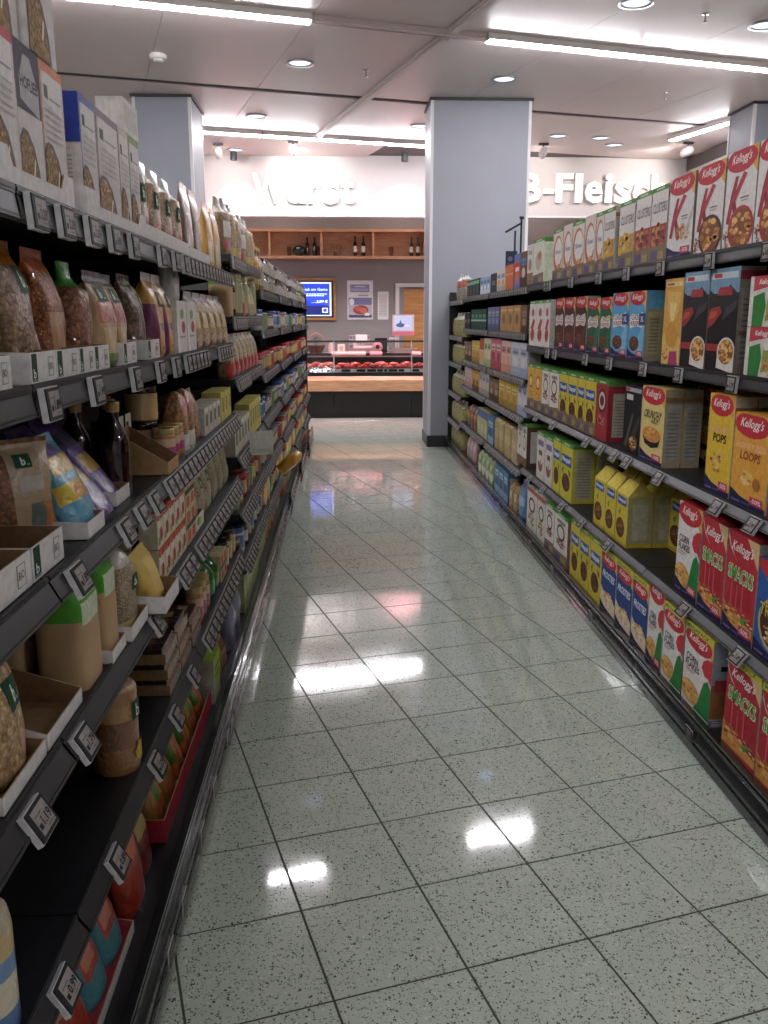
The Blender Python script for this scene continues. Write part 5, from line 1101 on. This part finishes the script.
put('brown_pouch', -1, 3.20, z1 + .003, .16, .012, WL[1]); put('brown_pouch', -1, 3.39, z1 + .003, .16, .012, WL[1]); put('yellow_pouch', -1, 3.62, z1, .16, 0, WL[1]); put('yellow_pouch', -1, 3.82, z1, .16, 0, WL[1])

# second shelf: muesli and nut bags in white trays
z2 = 1.445
pk('muesli_bag', 'muesli_bag', 'clear muesli bag with orange closure', 'muesli bag', .165, .235, .11, 'flat', '#8f7455', 3, [('a', 0, 0, 1, .17, '#c9931f', 0), ('f', .6, .05, 1, .2, '#2f5a2c', 0), ('f', .66, .2, 1, .6, '#a87c58', 0), ('a', 0, .82, 1, 1, '#c9761f', 0)], 31, [bio(.5, .62, .72, .82)])
pk('dark_muesli', 'muesli_bag', 'clear muesli bag with dark label', 'muesli bag', .15, .22, .1, 'flat', '#7a5a44', 2, [('a', 0, .8, 1, 1, '#4a3428', 0), ('f', .2, .3, .8, .6, '#8f6448', 0), ('f', .5, .02, .9, .25, '#2f4a2c', 0)], 32, [bio(.25, .66, .6, .84)])
pk('orange_bag', 'nut_bag', 'clear nut bag with orange label', 'nut bag', .15, .23, .1, 'flat', '#a8683c', 2, [('a', 0, .82, 1, 1, '#c4652a', 0), ('f', .15, .1, .6, .5, '#b5865a', 0)], 33)
pk('green_nut', 'nut_bag', 'clear nut bag with green closure', 'nut bag', .15, .215, .1, 'tied', '#8f5f42', 3, [('a', 0, .78, 1, 1, '#3f8a34', 0), ('a', 0, 0, 1, .15, '#5f8a2c', 0)], 34)
pk('fruit_bag', 'fruit_bag', 'beige dried-fruit pouch with red print', 'fruit bag', .15, .205, .09, 'flat', '#b08c64', 0, [('f', .1, .45, .9, .7, '#a85440', 0), ('f', .2, .15, .8, .42, '#c4a878', 0), ('a', 0, 0, 1, .12, '#6a8a34', 0), ('a', 0, .86, 1, 1, '#3a3028', 0)], 35, [bio(.2, .68, .55, .84)])
pk('dark_nut', 'nut_bag', 'dark nut bag with yellow-green label', 'nut bag', .15, .215, .1, 'flat', '#5f4634', 3, [('f', .55, .1, 1, .85, '#a89a58', 0), ('f', .6, .15, 1, .4, '#c9b890', 0)], 36, [bio(.6, .55, .9, .78)])
pk('yellow_nut', 'nut_bag', 'orange and purple nut pouch', 'nut bag', .15, .23, .09, 'flat', '#c08a34', 0, [('a', 0, 0, .3, .65, '#6a2450', 0), ('f', .35, .1, .9, .4, '#5a3428', 0), ('f', .4, .12, .8, .3, '#b5743a', 0), ('a', 0, .9, 1, 1, '#c9c4c4', 0)], 37, [bio(.45, .6, .8, .78)])
for y, w in ((1.315, .115), (1.524, .130), (1.66, .135), (1.783, .102), (1.894, .114), (2.145, .130), (2.415, .150)):
    tray(-1, y, z2, w, .15, .052, .055, WL[2], 'white cardboard tray marked BIO', label=BIO)
for key, y, w, off in (('dark_muesli', 1.315, .1, .03), ('dark_muesli', 1.42, .09, .06), ('muesli_bag', 1.585, .145, .035), ('orange_bag', 1.745, .115, .03), ('green_nut', 1.895, .105, .02), ('fruit_bag', 2.06, .15, .012), ('fruit_bag', 2.20, .11, .02), ('dark_nut', 2.41, .14, .02)):
    put(key, -1, y, z2 + .003, w, off, WL[2])
put('yellow_nut', -1, 2.565, z2, .12, .0, WL[2]); put('yellow_nut', -1, 2.695, z2, .12, .0, WL[2])
ck('white_box2', 'white box with red fruit print', .16, .12, '#cfcbc6', [('p', [(0, 0), (.3, 0), (.2, .5), (0, .6)], '#e0dedc'), ('e', .62, .5, .2, .12, '#a84444'), ('e', .5, .75, .2, .1, '#7f9a6a'), ('r', .2, .3, .8, .33, '#9a8a80')], [], '#cfcbc6', None, 'white_box', 'box', .18)
put('white_box2', -1, 2.86, z2, .17, 0, WL[2]); put('white_box2', -1, 3.04, z2, .17, 0, WL[2])
pk('grey_pack', 'foil_pack', 'pale grey pack lying on the white boxes', 'pack', .15, .17, .06, 'flat', '#a8a6a4', 0, [('f', .2, .3, .8, .6, '#8a8886')], 38)
o = put('grey_pack', -1, 2.93, z2 + .161, .15, .02, WL[2])
pk('clear_bag', 'pasta_bag', 'clear bag of pale pasta', 'pasta bag', .15, .2, .09, 'flat', '#b59c6c', 2, [('f', .2, .35, .8, .65, '#c9b478', 0), ('a', 0, .85, 1, 1, '#8f8a84', 0)], 39)
for y in (3.24, 3.42, 3.60, 3.78, 3.96): put('clear_bag', -1, y, z2, .16, .0, WL[2])

# third shelf
z3 = 1.13
tray(-1, 1.30, z3, .19, .15, .06, .062, WL[3], 'empty white and brown cardboard tray', label=BIO, off=.004); tray(-1, 1.482, z3, .16, .15, .06, .062, WL[3], 'empty white and brown cardboard tray', label=BIO, off=.004)
pk('nut_mix', 'nut_bag', 'large clear nut bag with beige bio label', 'nut bag', .18, .215, .1, 'flat', '#8a5a38', 3, [('a', 0, 0, 1, .08, '#3a8aa0', 0), ('f', .45, .06, 1, .95, '#a89070', 0), ('f', .5, .06, .75, .42, '#5f6a64', 0), ('f', .75, .06, 1, .4, '#b5703c', 0)], 41, [bio(.5, .74, .64, .86), (.5, .52, .76, .66, '#bdb3a8', [])])
put('nut_mix', -1, 1.64, z3, .16, .095, WL[3], rot=-.75, hs=.93)
pk('banana_bag', 'chips_bag', 'blue and yellow banana chips bag', 'snack bag', .15, .25, .075, 'flat', '#4f9cb8', 0, [('f', 0, .3, 1, .52, '#c9b02c', 0), ('f', .35, .3, .9, .45, '#c98f24', 0), ('f', .1, .6, .9, .75, '#c9a83a', 0), ('f', .1, .78, .6, .95, '#6a4a8c', 0)], 42)
pk('purple_bag', 'chips_bag', 'purple snack bag leaning back', 'snack bag', .15, .27, .075, 'flat', '#5a3f84', 0, [('f', .2, .3, .8, .5, '#a88a3c', 0), ('a', 0, .6, 1, .78, '#2f2440', 0)], 43)
tray(-1, 1.752, z3, .12, .13, .035, .04, WL[3], 'small white tray under the banana chips', off=-.004)
put('banana_bag', -1, 1.79, z3 + .006, .15, .004, WL[3], lean=.36, hs=.85)
tray(-1, 2.065, z3, .13, .13, .035, .04, WL[3], 'small white tray under the purple bag', off=.018)
put('purple_bag', -1, 1.95, z3 + .006, .135, .012, WL[3], lean=.7); put('purple_bag', -1, 2.09, z3 + .006, .12, .03, WL[3], lean=.62)
put('banana_bag', -1, 1.72, z3, .12, .3, WL[3], lean=.1, extra=' in the back')
bottle_k('syrup', 'dark syrup bottle with gold cap', .036, .225, '#180c0c', '#2c1416', '#a8884a')
for y, o_ in ((2.185, .025), (2.265, .055), (2.345, .085)): put('syrup', -1, y, z3, None, o_, WL[3])
for y, o_ in ((2.185, .115), (2.265, .145)): put('syrup', -1, y, z3, None, o_, WL[3], extra=' in the back')
tray(-1, 2.50, z3, .16, .14, .035, .12, WL[3], 'open brown cardboard tray', out='#a8855a', inn='#7f6040', off=-.02)
ck('date_box', 'black and green date box', .15, .05, '#191a1a', [('r', .0, 0, .9, 1, '#c3c4b4'), ('r', .1, .6, .5, .85, '#24402c'), ('e', .5, .35, .25, .18, '#7a3a34'), ('p', [(.1, .1), (.4, .1), (.3, .4)], '#6a8a4a')], [], '#191a1a', None, 'date_box', 'box', .09)
for k in range(3): put('date_box', -1, 2.45 + .09 * k, z3, .075, .13, WL[3])
jk('black_lid_jar', 'jar with black lid and fruit label', .05, .11, '#a8704a', '#c4a478', '#141416', l0=.05, l1=.78, lid=.2)
jk('gold_lid_jar', 'small jar with gold lid and pink label', .035, .1, '#a8744c', '#c9ab8c', '#a8945c', labc2='#a84a78', lid=.18)
put('black_lid_jar', -1, 2.79, z3 + .111, None, .075, WL[3], extra=' on top'); put('black_lid_jar', -1, 2.79, z3, None, .075, WL[3], extra=' below')
for y in (2.68, 2.755, 2.83): put('gold_lid_jar', -1, y, z3, None, .005, WL[3])
pk('trail_bag', 'nut_bag', 'clear trail-mix bag with white label', 'nut bag', .12, .19, .08, 'dome', '#a87a50', 3, [('a', 0, 0, 1, .25, '#c9c4be', 0), ('f', .2, .6, .8, .85, '#a86a64', 0)], 45)
for y in (2.93, 3.055): put('trail_bag', -1, y, z3, .12, .01, WL[3])
pk('blue_pouch', 'nut_bag', 'clear nut bag with blue side', 'nut bag', .12, .18, .08, 'flat', '#9c7c54', 2, [('a', .6, 0, 1, .6, '#3f4f8c', 0)], 46); put('blue_pouch', -1, 3.18, z3, .12, .01, WL[3])
ck('cup_white', 'white cup pack with dark window', .1, .08, '#bdb8a8', [('r', .3, .3, .8, .75, '#5a5a4c'), ('r', .1, .85, .9, .95, '#d8d4c8')], [], '#bdb8a8', None, 'cup_pack', 'cup pack', .1)
for y in (3.31, 3.42, 3.53, 3.64): put('cup_white', -1, y, z3, .1, .005, WL[3])
ck('cup_yellow', 'pale yellow pack with dark window', .12, .08, '#c4b860', [('r', .4, .3, .8, .8, '#6a6a3c')], [], '#c4b860', None, 'cup_pack', 'cup pack', .1)
for y in (3.77, 3.89, 4.0): put('cup_yellow', -1, y, z3, .1, .005, WL[3])

# fourth shelf
z4 = .84
pk('popcorn', 'nut_bag', 'clear bag of pale nuts with bio label', 'nut bag', .17, .22, .11, 'flat', '#c4a67a', 3, [('a', 0, .86, 1, 1, '#c9c4b8', 0), ('f', .72, .3, 1, .85, '#bfa47c', 0), ('f', .55, .05, .95, .3, '#c49a84', 0)], 51, [bio(.5, .5, .78, .72)])
tray(-1, 1.285, z4, .19, .17, .03, .05, WL[4], 'white tray under the bag of pale nuts', off=0)
put('popcorn', -1, 1.298, z4 + .003, .155, .012, WL[4]); put('popcorn', -1, 1.09, z4, .15, .03, WL[4])
tray(-1, 1.49, z4, .2, .17, .03, .085, WL[4], 'open white tray with brown inside')
pk('oat_bag', 'oat_bag', 'beige paper oat bag with green top', 'oat bag', .135, .195, .1, 'brick', '#b0926c', 4, [('a', 0, .74, 1, 1, '#4f9a2c', 4), ('f', .15, .66, .85, .9, '#c9d4b4', 0), ('f', .6, .05, 1, .6, '#a8845c', 4), ('f', .65, .1, .9, .4, '#c4a478', 4)], 52)
put('oat_bag', -1, 1.695, z4, .13, .0, WL[4]); tray(-1, 1.832, z4, .115, .12, .03, .04, WL[4], 'small white tray under the oat bag', off=-.012); put('oat_bag', -1, 1.832, z4 + .003, .1, -.004, WL[4], hs=1.06)
put('oat_bag', -1, 1.695, z4, .13, .12, WL[4], extra=' in the back')
pk('seed_bag', 'seed_bag', 'clear bag of grey-brown seeds', 'seed bag', .14, .195, .1, 'dome', '#a8977c', 1, [('a', 0, .8, 1, 1, '#bdb5a8', 0), ('a', 0, 0, 1, .16, '#bdb478', 0), ('f', .6, .1, .95, .36, '#8f6a4c', 0)], 53, [bio(.5, .48, .75, .66)])
tray(-1, 1.988, z4, .165, .13, .035, .045, WL[4], 'small white tray under the seed bag', off=-.022); put('seed_bag', -1, 1.985, z4 + .003, .15, -.012, WL[4])
pk('polenta_bag', 'flour_bag', 'pale yellow folded paper bag', 'flour bag', .125, .15, .08, 'flat', '#c9ac5a', 4, [('f', .4, .2, .6, .8, '#d4ba6c', 4)], 54)
tray(-1, 2.185, z4, .18, .13, .045, .05, WL[4], 'small white tray under the yellow bag', off=-.06); put('polenta_bag', -1, 2.185, z4 + .004, .16, -.035, WL[4], lean=.15)
ck('soup_pack', 'white pack with tomato print', .1, .05, '#cfc6b0', [('r', 0, .8, 1, 1, '#a84a2c'), ('e', .3, .85, .2, .1, '#c4502c'), ('e', .7, .86, .2, .1, '#b5381f'), ('e', .6, .35, .24, .2, '#a82f2c'), ('r', .1, .55, .5, .75, '#d8d2c0'), ('r', .1, .1, .4, .3, '#7f9a5c')], [('r', .1, .1, .9, .7, '#c9c0aa')], '#c4b9a0', '#a84a2c', 'soup_pack', 'soup pack', .08)
for i, y in enumerate((2.37, 2.455, 2.54, 2.625, 2.71)):
    put('soup_pack', -1, y, z4, .08, .0, WL[4], extra=', lower layer'); put('soup_pack', -1, y, z4 + .1018, .08, .0, WL[4], extra=', upper layer')
    put('soup_pack', -1, y, z4, .08, .075, WL[4], extra=', lower layer behind'); put('soup_pack', -1, y, z4 + .1018, .08, .075, WL[4], extra=', upper layer behind')
ck('sauce_pack', 'pink-red pack with green stripe', .11, .05, '#c4b48c', [('r', 0, .45, 1, .6, '#2c5034'), ('r', .15, .62, .85, .95, '#b5523c'), ('r', .15, .08, .85, .4, '#b5523c')], [], '#c4b48c', None, 'sauce_pack', 'sauce pack', .08)
for y in (2.81, 2.895): 
    put('sauce_pack', -1, y, z4, .08, .0, WL[4], extra=', lower layer'); put('sauce_pack', -1, y, z4 + .1118, .08, .0, WL[4], extra=', upper layer')
tray(-1, 3.03, z4, .16, .12, .05, .05, WL[4], 'white tray with green salad print', label=[('e', .3, .6, .2, .3, '#6a9a3c'), ('e', .6, .5, .15, .3, '#a8c46a')])
pk('cream_bag', 'rice_bag', 'cream rice bag with bio label', 'rice bag', .15, .22, .1, 'flat', '#b0a284', 1, [('a', 0, .85, 1, 1, '#bdb49c', 0), ('f', .3, .05, .8, .2, '#7f9a4c', 0)], 55, [bio(.35, .5, .6, .68)])
pk('olive_bag', 'rice_bag', 'olive-green rice bag', 'rice bag', .15, .22, .1, 'flat', '#8f8a64', 1, [('a', 0, .8, 1, 1, '#a8a488', 0)], 56)
put('cream_bag', -1, 3.03, z4 + .003, .14, .01, WL[4])
for y in (3.20, 3.36): put('cream_bag', -1, y, z4, .15, .01, WL[4])
for y in (3.53, 3.70, 3.87): put('olive_bag', -1, y, z4, .15, .01, WL[4])

# fifth shelf
z5 = .50
def tube_pack(key, desc, r, h, bands, film):
    mb = MB(); prof = [(r * .96, 0), (r, .01)]; cols = [bands[0][1]]
    for f, c in bands: prof.append((r, h * f)); cols.append(c)
    prof += [(r * .9, h * .985), (r * .5, h)]; cols += [film, film]
    mb.lathe(prof, cols, 24, cy=r); kind(key, 'crispbread_roll', desc, 'crispbread', mb.mesh('roll', 'film')); K[key].update(w=2 * r, h=h, d=2 * r)
tube_pack('rice_roll', 'wrapped roll of brown rice cakes', .055, .215, [(.3, '#9c7046'), (.62, '#8a5c42'), (.8, '#b58a5c'), (.95, '#a87c50')], '#b09a78')
tube_pack('corn_roll', 'wrapped roll of corn cakes with blue print', .05, .2, [(.22, '#3f6a9c'), (.5, '#cfc4ae'), (.66, '#6a8ab4'), (.84, '#c4a878')], '#b5a888')
put('corn_roll', -1, 1.17, z5, None, .0, WL[5]); put('corn_roll', -1, 1.05, z5, None, .0, WL[5])
o = put('rice_roll', -1, 1.975, z5, None, -.005, WL[5])
mb = MB(); draw(mb, [('p', [(.2, .2), (.5, .05), (.8, .15), (.95, .5), (.8, .9), (.55, .8), (.35, .95), (.25, .7), (.05, .5)], '#c9a83a'), ('e', .5, .5, .2, .2, '#d8be5c')], lambda u, v, L: (-.0 + .0585 * math.sin(-.55 + .9 * u) , .055 - .0585 * math.cos(-.55 + .9 * u) - L, .02 + .06 * v)); add('corn_emblem', mb.mesh('corn_emblem', 'carton'), o)
mb = MB(); draw(mb, [('r', 0, 0, 1, 1, GRN), ('t', 'b', .5, .5, .4, .7, '#d8e4d8')], lambda u, v, L: (.0585 * math.sin(-.5 + .7 * u), .055 - .0585 * math.cos(-.5 + .7 * u) - L, .13 + .045 * v)); add('bio_label', mb.mesh('bio_label', 'carton'), o)
mb = MB(); mb.box(-.09, .09, 0, .14, 0, .03, '#8a6a48'); mb.box(-.085, .085, .01, .135, .03, .045, '#2c1e18')
draw(mb, [('r', .1, .15, .9, .85, '#3a2620'), ('e', .35, .5, .2, .3, '#6a4a38'), ('r', .55, .2, .85, .45, '#a88a60')], lambda u, v, L: (-.085 + .17 * u, .01 + .125 * v, .045 + L)); draw(mb, [('r', .55, .2, .85, .8, '#1f4030'), ('t', 'BIO', .7, .5, .2, .4, '#d8d4c8')], lambda u, v, L: (-.09 + .18 * u, -L, .03 * v))
kind('flat_loaf', 'bread_pack', 'flat brown pumpernickel pack', 'bread pack', mb.mesh('bread_pack', 'film')); K['flat_loaf'].update(w=.18, h=.046, d=.14)
for i, y in enumerate((2.47, 2.66)):
    for q in range(3 - 0): put('flat_loaf', -1, y, z5 + q * .0465, .175, .0 + .004 * q, WL[5], extra=(', bottom of stack', ', middle of stack', ', top of stack')[q])
for q in range(2): put('flat_loaf', -1, 2.86, z5 + q * .0465, .175, 0, WL[5], extra=(', bottom of pair', ', top of pair')[q])
bottle_k('green_bottle', 'squat green bottle with lime emblem', .055, .17, '#1c5c1e', '#2f7a28', '#1c5c1e')
put('green_bottle', -1, 3.30, z5, None, 0, WL[5]); put('green_bottle', -1, 3.42, z5, None, 0, WL[5])
for y in (3.53, 3.62): put('sauce_pack', -1, y, z5, .085, 0, WL[5]); 
for y in (3.02, 3.1, 3.18): put('gold_lid_jar', -1, y, z5, None, 0, WL[5], hs=1.3)
for y in (3.75, 3.87, 3.99): put('black_lid_jar', -1, y, z5, None, 0, WL[5])

# bottom deck
zb = .15
pk('blue_red', 'snack_pouch', 'turquoise pouch with red fruit print', 'snack pouch', .15, .2, .07, 'flat', '#4a8a94', 0, [('f', .2, .3, .8, .75, '#a84a3c', 0), ('f', .3, .4, .6, .6, '#c4806a', 0), ('a', 0, .88, 1, 1, '#3fa0b0', 0)], 61)
pk('peach_pouch', 'snack_pouch', 'pale peach and red pouch', 'snack pouch', .15, .2, .06, 'flat', '#b58a74', 0, [('f', .1, .1, .7, .5, '#a84030', 0), ('f', .4, .5, .95, .85, '#6a9a98', 0)], 62)
pk('orange_red', 'snack_pouch', 'bright orange and red lentil pouch', 'snack pouch', .16, .23, .07, 'flat', '#a8341c', 0, [('a', 0, .55, 1, 1, '#d0641c', 0), ('f', .7, .1, 1, .45, '#2c4a2c', 0)], 63)
pk('yellow_red', 'snack_pouch', 'dark red pouch with yellow print', 'snack pouch', .15, .19, .07, 'flat', '#7a2420', 0, [('f', .2, .55, .8, .85, '#b59a4c', 0)], 64)
tray(-1, 1.64, zb, .40, .13, .03, .05, WL[6], 'long white tray with coloured pouches', off=0, inn='#b8384a')
for i, (key, y, ln, rz) in enumerate((('peach_pouch', 1.51, .3, .2), ('blue_red', 1.64, .3, -.1), ('blue_red', 1.77, .25, .1))): put(key, -1, y, zb + .005, .125, .012, WL[6], lean=ln)
put('orange_red', -1, 1.945, zb, .16, .0, WL[6], lean=.12); put('yellow_red', -1, 2.085, zb, .12, .01, WL[6], lean=.1); put('orange_red', -1, 1.95, zb, .13, .12, WL[6], lean=.05, extra=' in the back')
tray(-1, 2.635, zb, .88, .12, .07, .075, WL[6], 'long red cardboard tray', out='#a81c34', inn='#a8a6a4', off=-.004)
pk('veg_bag', 'snack_pouch', 'gold and green soup bag', 'snack pouch', .13, .18, .065, 'flat', '#b5822c', 0, [('a', .35, .1, .55, .9, '#4a7a1c', 0), ('f', .2, .05, .9, .4, '#b5643a', 0), ('f', .6, .6, .95, .8, '#3a2c1c', 0)], 65)
pk('veg_bag2', 'snack_pouch', 'orange and green soup bag', 'snack pouch', .13, .18, .065, 'flat', '#c4662c', 0, [('a', 0, .3, .4, .8, '#3f7a24', 0), ('f', .5, .2, .9, .5, '#d8a078', 0)], 66)
for i, y in enumerate((2.30, 2.44, 2.58, 2.72, 2.86, 3.0)): put(('veg_bag', 'veg_bag', 'veg_bag2', 'veg_bag2', 'veg_bag', 'veg_bag2')[i], -1, y, zb + .004, .13, .012, WL[6], lean=.22)
ck('lime_pack', 'lime-green folded paper pack', .17, .09, '#a8b08c', [('r', 0, .4, 1, 1, '#8fb82c'), ('r', .15, .7, .85, .76, '#3a5a1c'), ('r', .15, .55, .85, .6, '#3a5a1c')], [], '#b5b8b0', '#8fb82c', 'paper_pack', 'paper pack', .16)
put('lime_pack', -1, 3.165, zb, .15, -.015, WL[6])
pk('kraft_bag', 'paper_bag', 'brown printed paper bag', 'paper bag', .15, .17, .08, 'flat', '#a8875a', 4, [('f', .3, .4, .7, .7, '#6a4a30', 4), ('f', .2, .1, .5, .3, '#8a6240', 4)], 67)
put('kraft_bag', -1, 3.33, zb, .15, -.01, WL[6], lean=.15); put('kraft_bag', -1, 3.49, zb, .15, -.01, WL[6], lean=.15)
pk('lilac_bag', 'flour_bag', 'lilac-grey soft flour bag', 'flour bag', .18, .23, .11, 'dome', '#7f7f9c', 0, [('f', .3, .3, .7, .6, '#6a6a8c', 0)], 68)
put('lilac_bag', -1, 3.70, zb, .17, -.02, WL[6]); put('lilac_bag', -1, 3.89, zb, .17, -.02, WL[6])
ck('lime_box', 'pale green carton with white text', .24, .1, '#a8b47c', [('r', .1, .3, .9, .7, '#b9c494'), ('r', .2, .75, .8, .85, '#6f9a34')], [('r', .15, .1, .85, .9, '#c4cca8')], '#b3bd8c', '#8fae4c', 'milk_carton', 'carton', .12)
for k2 in range(6): put('lime_box', -1, 4.2 + .125 * k2, zb, .12, -.015, WL[6])

# far left bays: jars, tins, bottles and packs
jk('jar_white', 'glass jar with white label and dark lid', .042, .11, '#4a3c34', '#b9b5ae', '#2a2a2e')
jk('jar_silver', 'olive jar with pale label and silver lid', .042, .11, '#5c5a34', '#a8a48c', '#9c9a98')
jk('jar_red', 'sauce jar with red lid', .042, .13, '#7a2c20', '#b59a6c', '#a81c24')
jk('jar_yellow', 'mustard jar with yellow label', .042, .12, '#a88a3c', '#c4b060', '#8f2a24')
jk('tub_blue', 'white tub with blue lid', .05, .13, '#b5b8bd', '#5a78a8', '#2c4f8c', lid=.2)
jk('tin_label', 'food tin with coloured label', .04, .11, '#8f8c8a', '#6a8a5c', '#9c9a98', l0=.06, l1=.9, lid=.06, name='food_tin', cat='tin')
jk('tin_red', 'food tin with red label', .04, .11, '#8f8c8a', '#a84438', '#9c9a98', l0=.06, l1=.9, lid=.06, name='food_tin', cat='tin')
jk('jar_green', 'tall jar with pale green label', .06, .21, '#6f6a3c', '#a8ac80', '#a89a68', l0=.1, l1=.8, lid=.12)
bottle_k('oil_bottle', 'golden oil bottle', .035, .27, '#a8842c', '#c9bc8c', '#c9a83a')
bottle_k('vinegar', 'dark vinegar bottle with cream label', .035, .25, '#2a1c14', '#b5a888', '#3a1c18')
pk('pea_bag', 'pulse_bag', 'clear bag of chickpeas with white tie', 'pulse bag', .2, .27, .12, 'tied', '#b59c64', 3, [('a', 0, 0, 1, .16, '#c9a82c', 0), ('a', 0, .74, 1, 1, '#cfccc6', 0)], 71)
pk('lentil_bag', 'pulse_bag', 'brown lentil bag with green trim', 'pulse bag', .2, .25, .12, 'tied', '#8f744c', 1, [('f', .1, .3, .5, .6, '#cfcabf', 0), ('f', .1, .1, .5, .28, '#a83c34', 0), ('a', 0, .74, 1, 1, '#c4bfb4', 0)], 72)
pk('tomato_bag', 'pasta_bag', 'clear pasta bag with red tomato print', 'pasta bag', .17, .2, .09, 'flat', '#b0a070', 2, [('f', 0, .02, .9, .38, '#a82c24', 0), ('a', 0, .8, 1, 1, '#b5ac84', 0)], 73)
pk('corn_bag', 'snack_pouch', 'golden snack bag', 'snack pouch', .2, .2, .09, 'dome', '#c9962c', 0, [('f', .2, .3, .8, .6, '#d8b45c', 0)], 74)
W4 = 'of fourth left bay'
for k2 in range(6): put('lentil_bag' if k2 % 3 == 0 else 'pea_bag', -1, 4.22 + .22 * k2, 1.83, .2, 0, 'top shelf ' + W4)
for k2, kk in enumerate(('oat_bag', 'vinegar', 'jar_green', 'jar_green', 'tomato_bag', 'jar_green', 'clear_bag', 'clear_bag', 'jar_green')): put(kk, -1, 4.19 + .148 * k2, 1.56, None, 0, 'second shelf ' + W4)
for k2 in range(7): put('tomato_bag', -1, 4.22 + .19 * k2, 1.28, .17, 0, 'third shelf ' + W4)
for k2 in range(10): put('cup_yellow' if k2 > 4 else 'cup_white', -1, 4.18 + .135 * k2, .92, .12, 0, 'fourth shelf ' + W4, hs=1.5)
for k2 in range(8): put(('tin_label', 'jar_yellow', 'jar_red', 'tin_red')[k2 % 4], -1, 4.2 + .165 * k2, .65, None, 0, 'fifth shelf ' + W4)
for k2 in range(8): put(('jar_silver', 'tub_blue', 'jar_white')[k2 % 3], -1, 4.2 + .165 * k2, .40, None, 0, 'sixth shelf ' + W4)
for k2 in range(5): put('lime_box', -1, 4.98 + .125 * k2, .15, .12, 0, 'deck ' + W4)
mb = MB(); mb.box(-.06, .06, -.003, 0, -.12, 0, '#bdbfb4'); mb.box(-.05, .05, -.0035, -.003, -.11, -.09, '#a8aa9e'); mb.box(-.01, .01, 0, .02, -.01, 0, '#777777')
tag(add('white_sign_card', mb.mesh('white_sign_card', 'carton'), None, (-.408, 4.46, 1.0), (0, 0, .35)), 'plain white card hanging from the rail of the fourth left bay', 'sign card')
rf = random.Random(9)
FAR = [(1.72, 'top', ['jar_white', 'jar_silver', 'jar_white', 'jar_white']), (1.48, 'second', ['tub_blue', 'tin_label', 'jar_white', 'tub_blue', 'jar_yellow']), (1.21, 'third', ['jar_red', 'jar_red', 'jar_yellow', 'tin_red']), (.93, 'fourth', ['tub_blue', 'jar_white', 'tin_label', 'jar_silver']), (.63, 'fifth', ['jar_silver', 'tin_red', 'jar_yellow']), (.36, 'sixth', ['corn_bag', 'tin_label', 'jar_red']), (.15, 'lowest', ['corn_bag', 'lime_box', 'tin_red'])]
for z, nm, kinds in FAR:
    y = 5.60; i = 0
    if nm == 'top':
        for kk in ('oil_bottle', 'vinegar', 'oil_bottle', 'vinegar', 'oil_bottle'):
            put(kk, -1, y, z, None, 0, 'top far-left shelf'); y += .085
    while y < 11.25:
        run = rf.randint(2, 4); kk = kinds[i % len(kinds)]; i += 1
        for q in range(run):
            if y > 11.25: break
            wd = K[kk]['w']; put(kk, -1, y + wd / 2, z, None, 0, nm + ' far-left shelf')
            if nm == 'top' and kk.startswith('jar'): put(kk, -1, y + wd / 2, z + K[kk]['h'] + .0005, None, 0, nm + ' far-left shelf', extra=', upper')
            y += wd + .012 + (.06 if y > 8 else .03)
o = put('corn_bag', -1, 6.6, .36, .2, -.06, 'sixth far-left shelf', extra=' lying over the edge', lean=-.9, z_add=.05)

# ------------------------------------------------------------------ labels: which one is which
ORD = 'first second third fourth fifth sixth seventh eighth ninth tenth eleventh twelfth'.split()
def ordw(n):
    return ORD[n - 1] if n <= 12 else '%d%s' % (n, 'th' if 10 < n % 100 < 14 else {1: 'st', 2: 'nd', 3: 'rd'}.get(n % 10, 'th'))
byk = {}
for it in PLACED: byk.setdefault((it[1], it[3]), []).append(it)
for (desc, where), its in byk.items():
    its.sort(key=lambda i: i[4])
    for n, (o, _, cat, _, _) in enumerate(its):
        if len(its) == 1: lab = '%s, %s' % (desc, where)
        elif len(its) == 2: lab = '%s, %s one, %s' % (desc, ('nearer', 'farther')[n], where)
        else: lab = '%s, %s from near end, %s' % (desc, ordw(n + 1), where)
        if len(lab.split()) > 16: lab = lab.replace('from near end, ', 'along, ').replace(' of fourth left bay', ', fourth left bay').replace(' of last right bay', ', last right bay')
        if len(lab.split()) > 16: print('LONG', lab)
        tag(o, lab, cat, ('%s, %s' % (desc, where)) if len(its) > 1 else None)
bpy.context.view_layer.update()
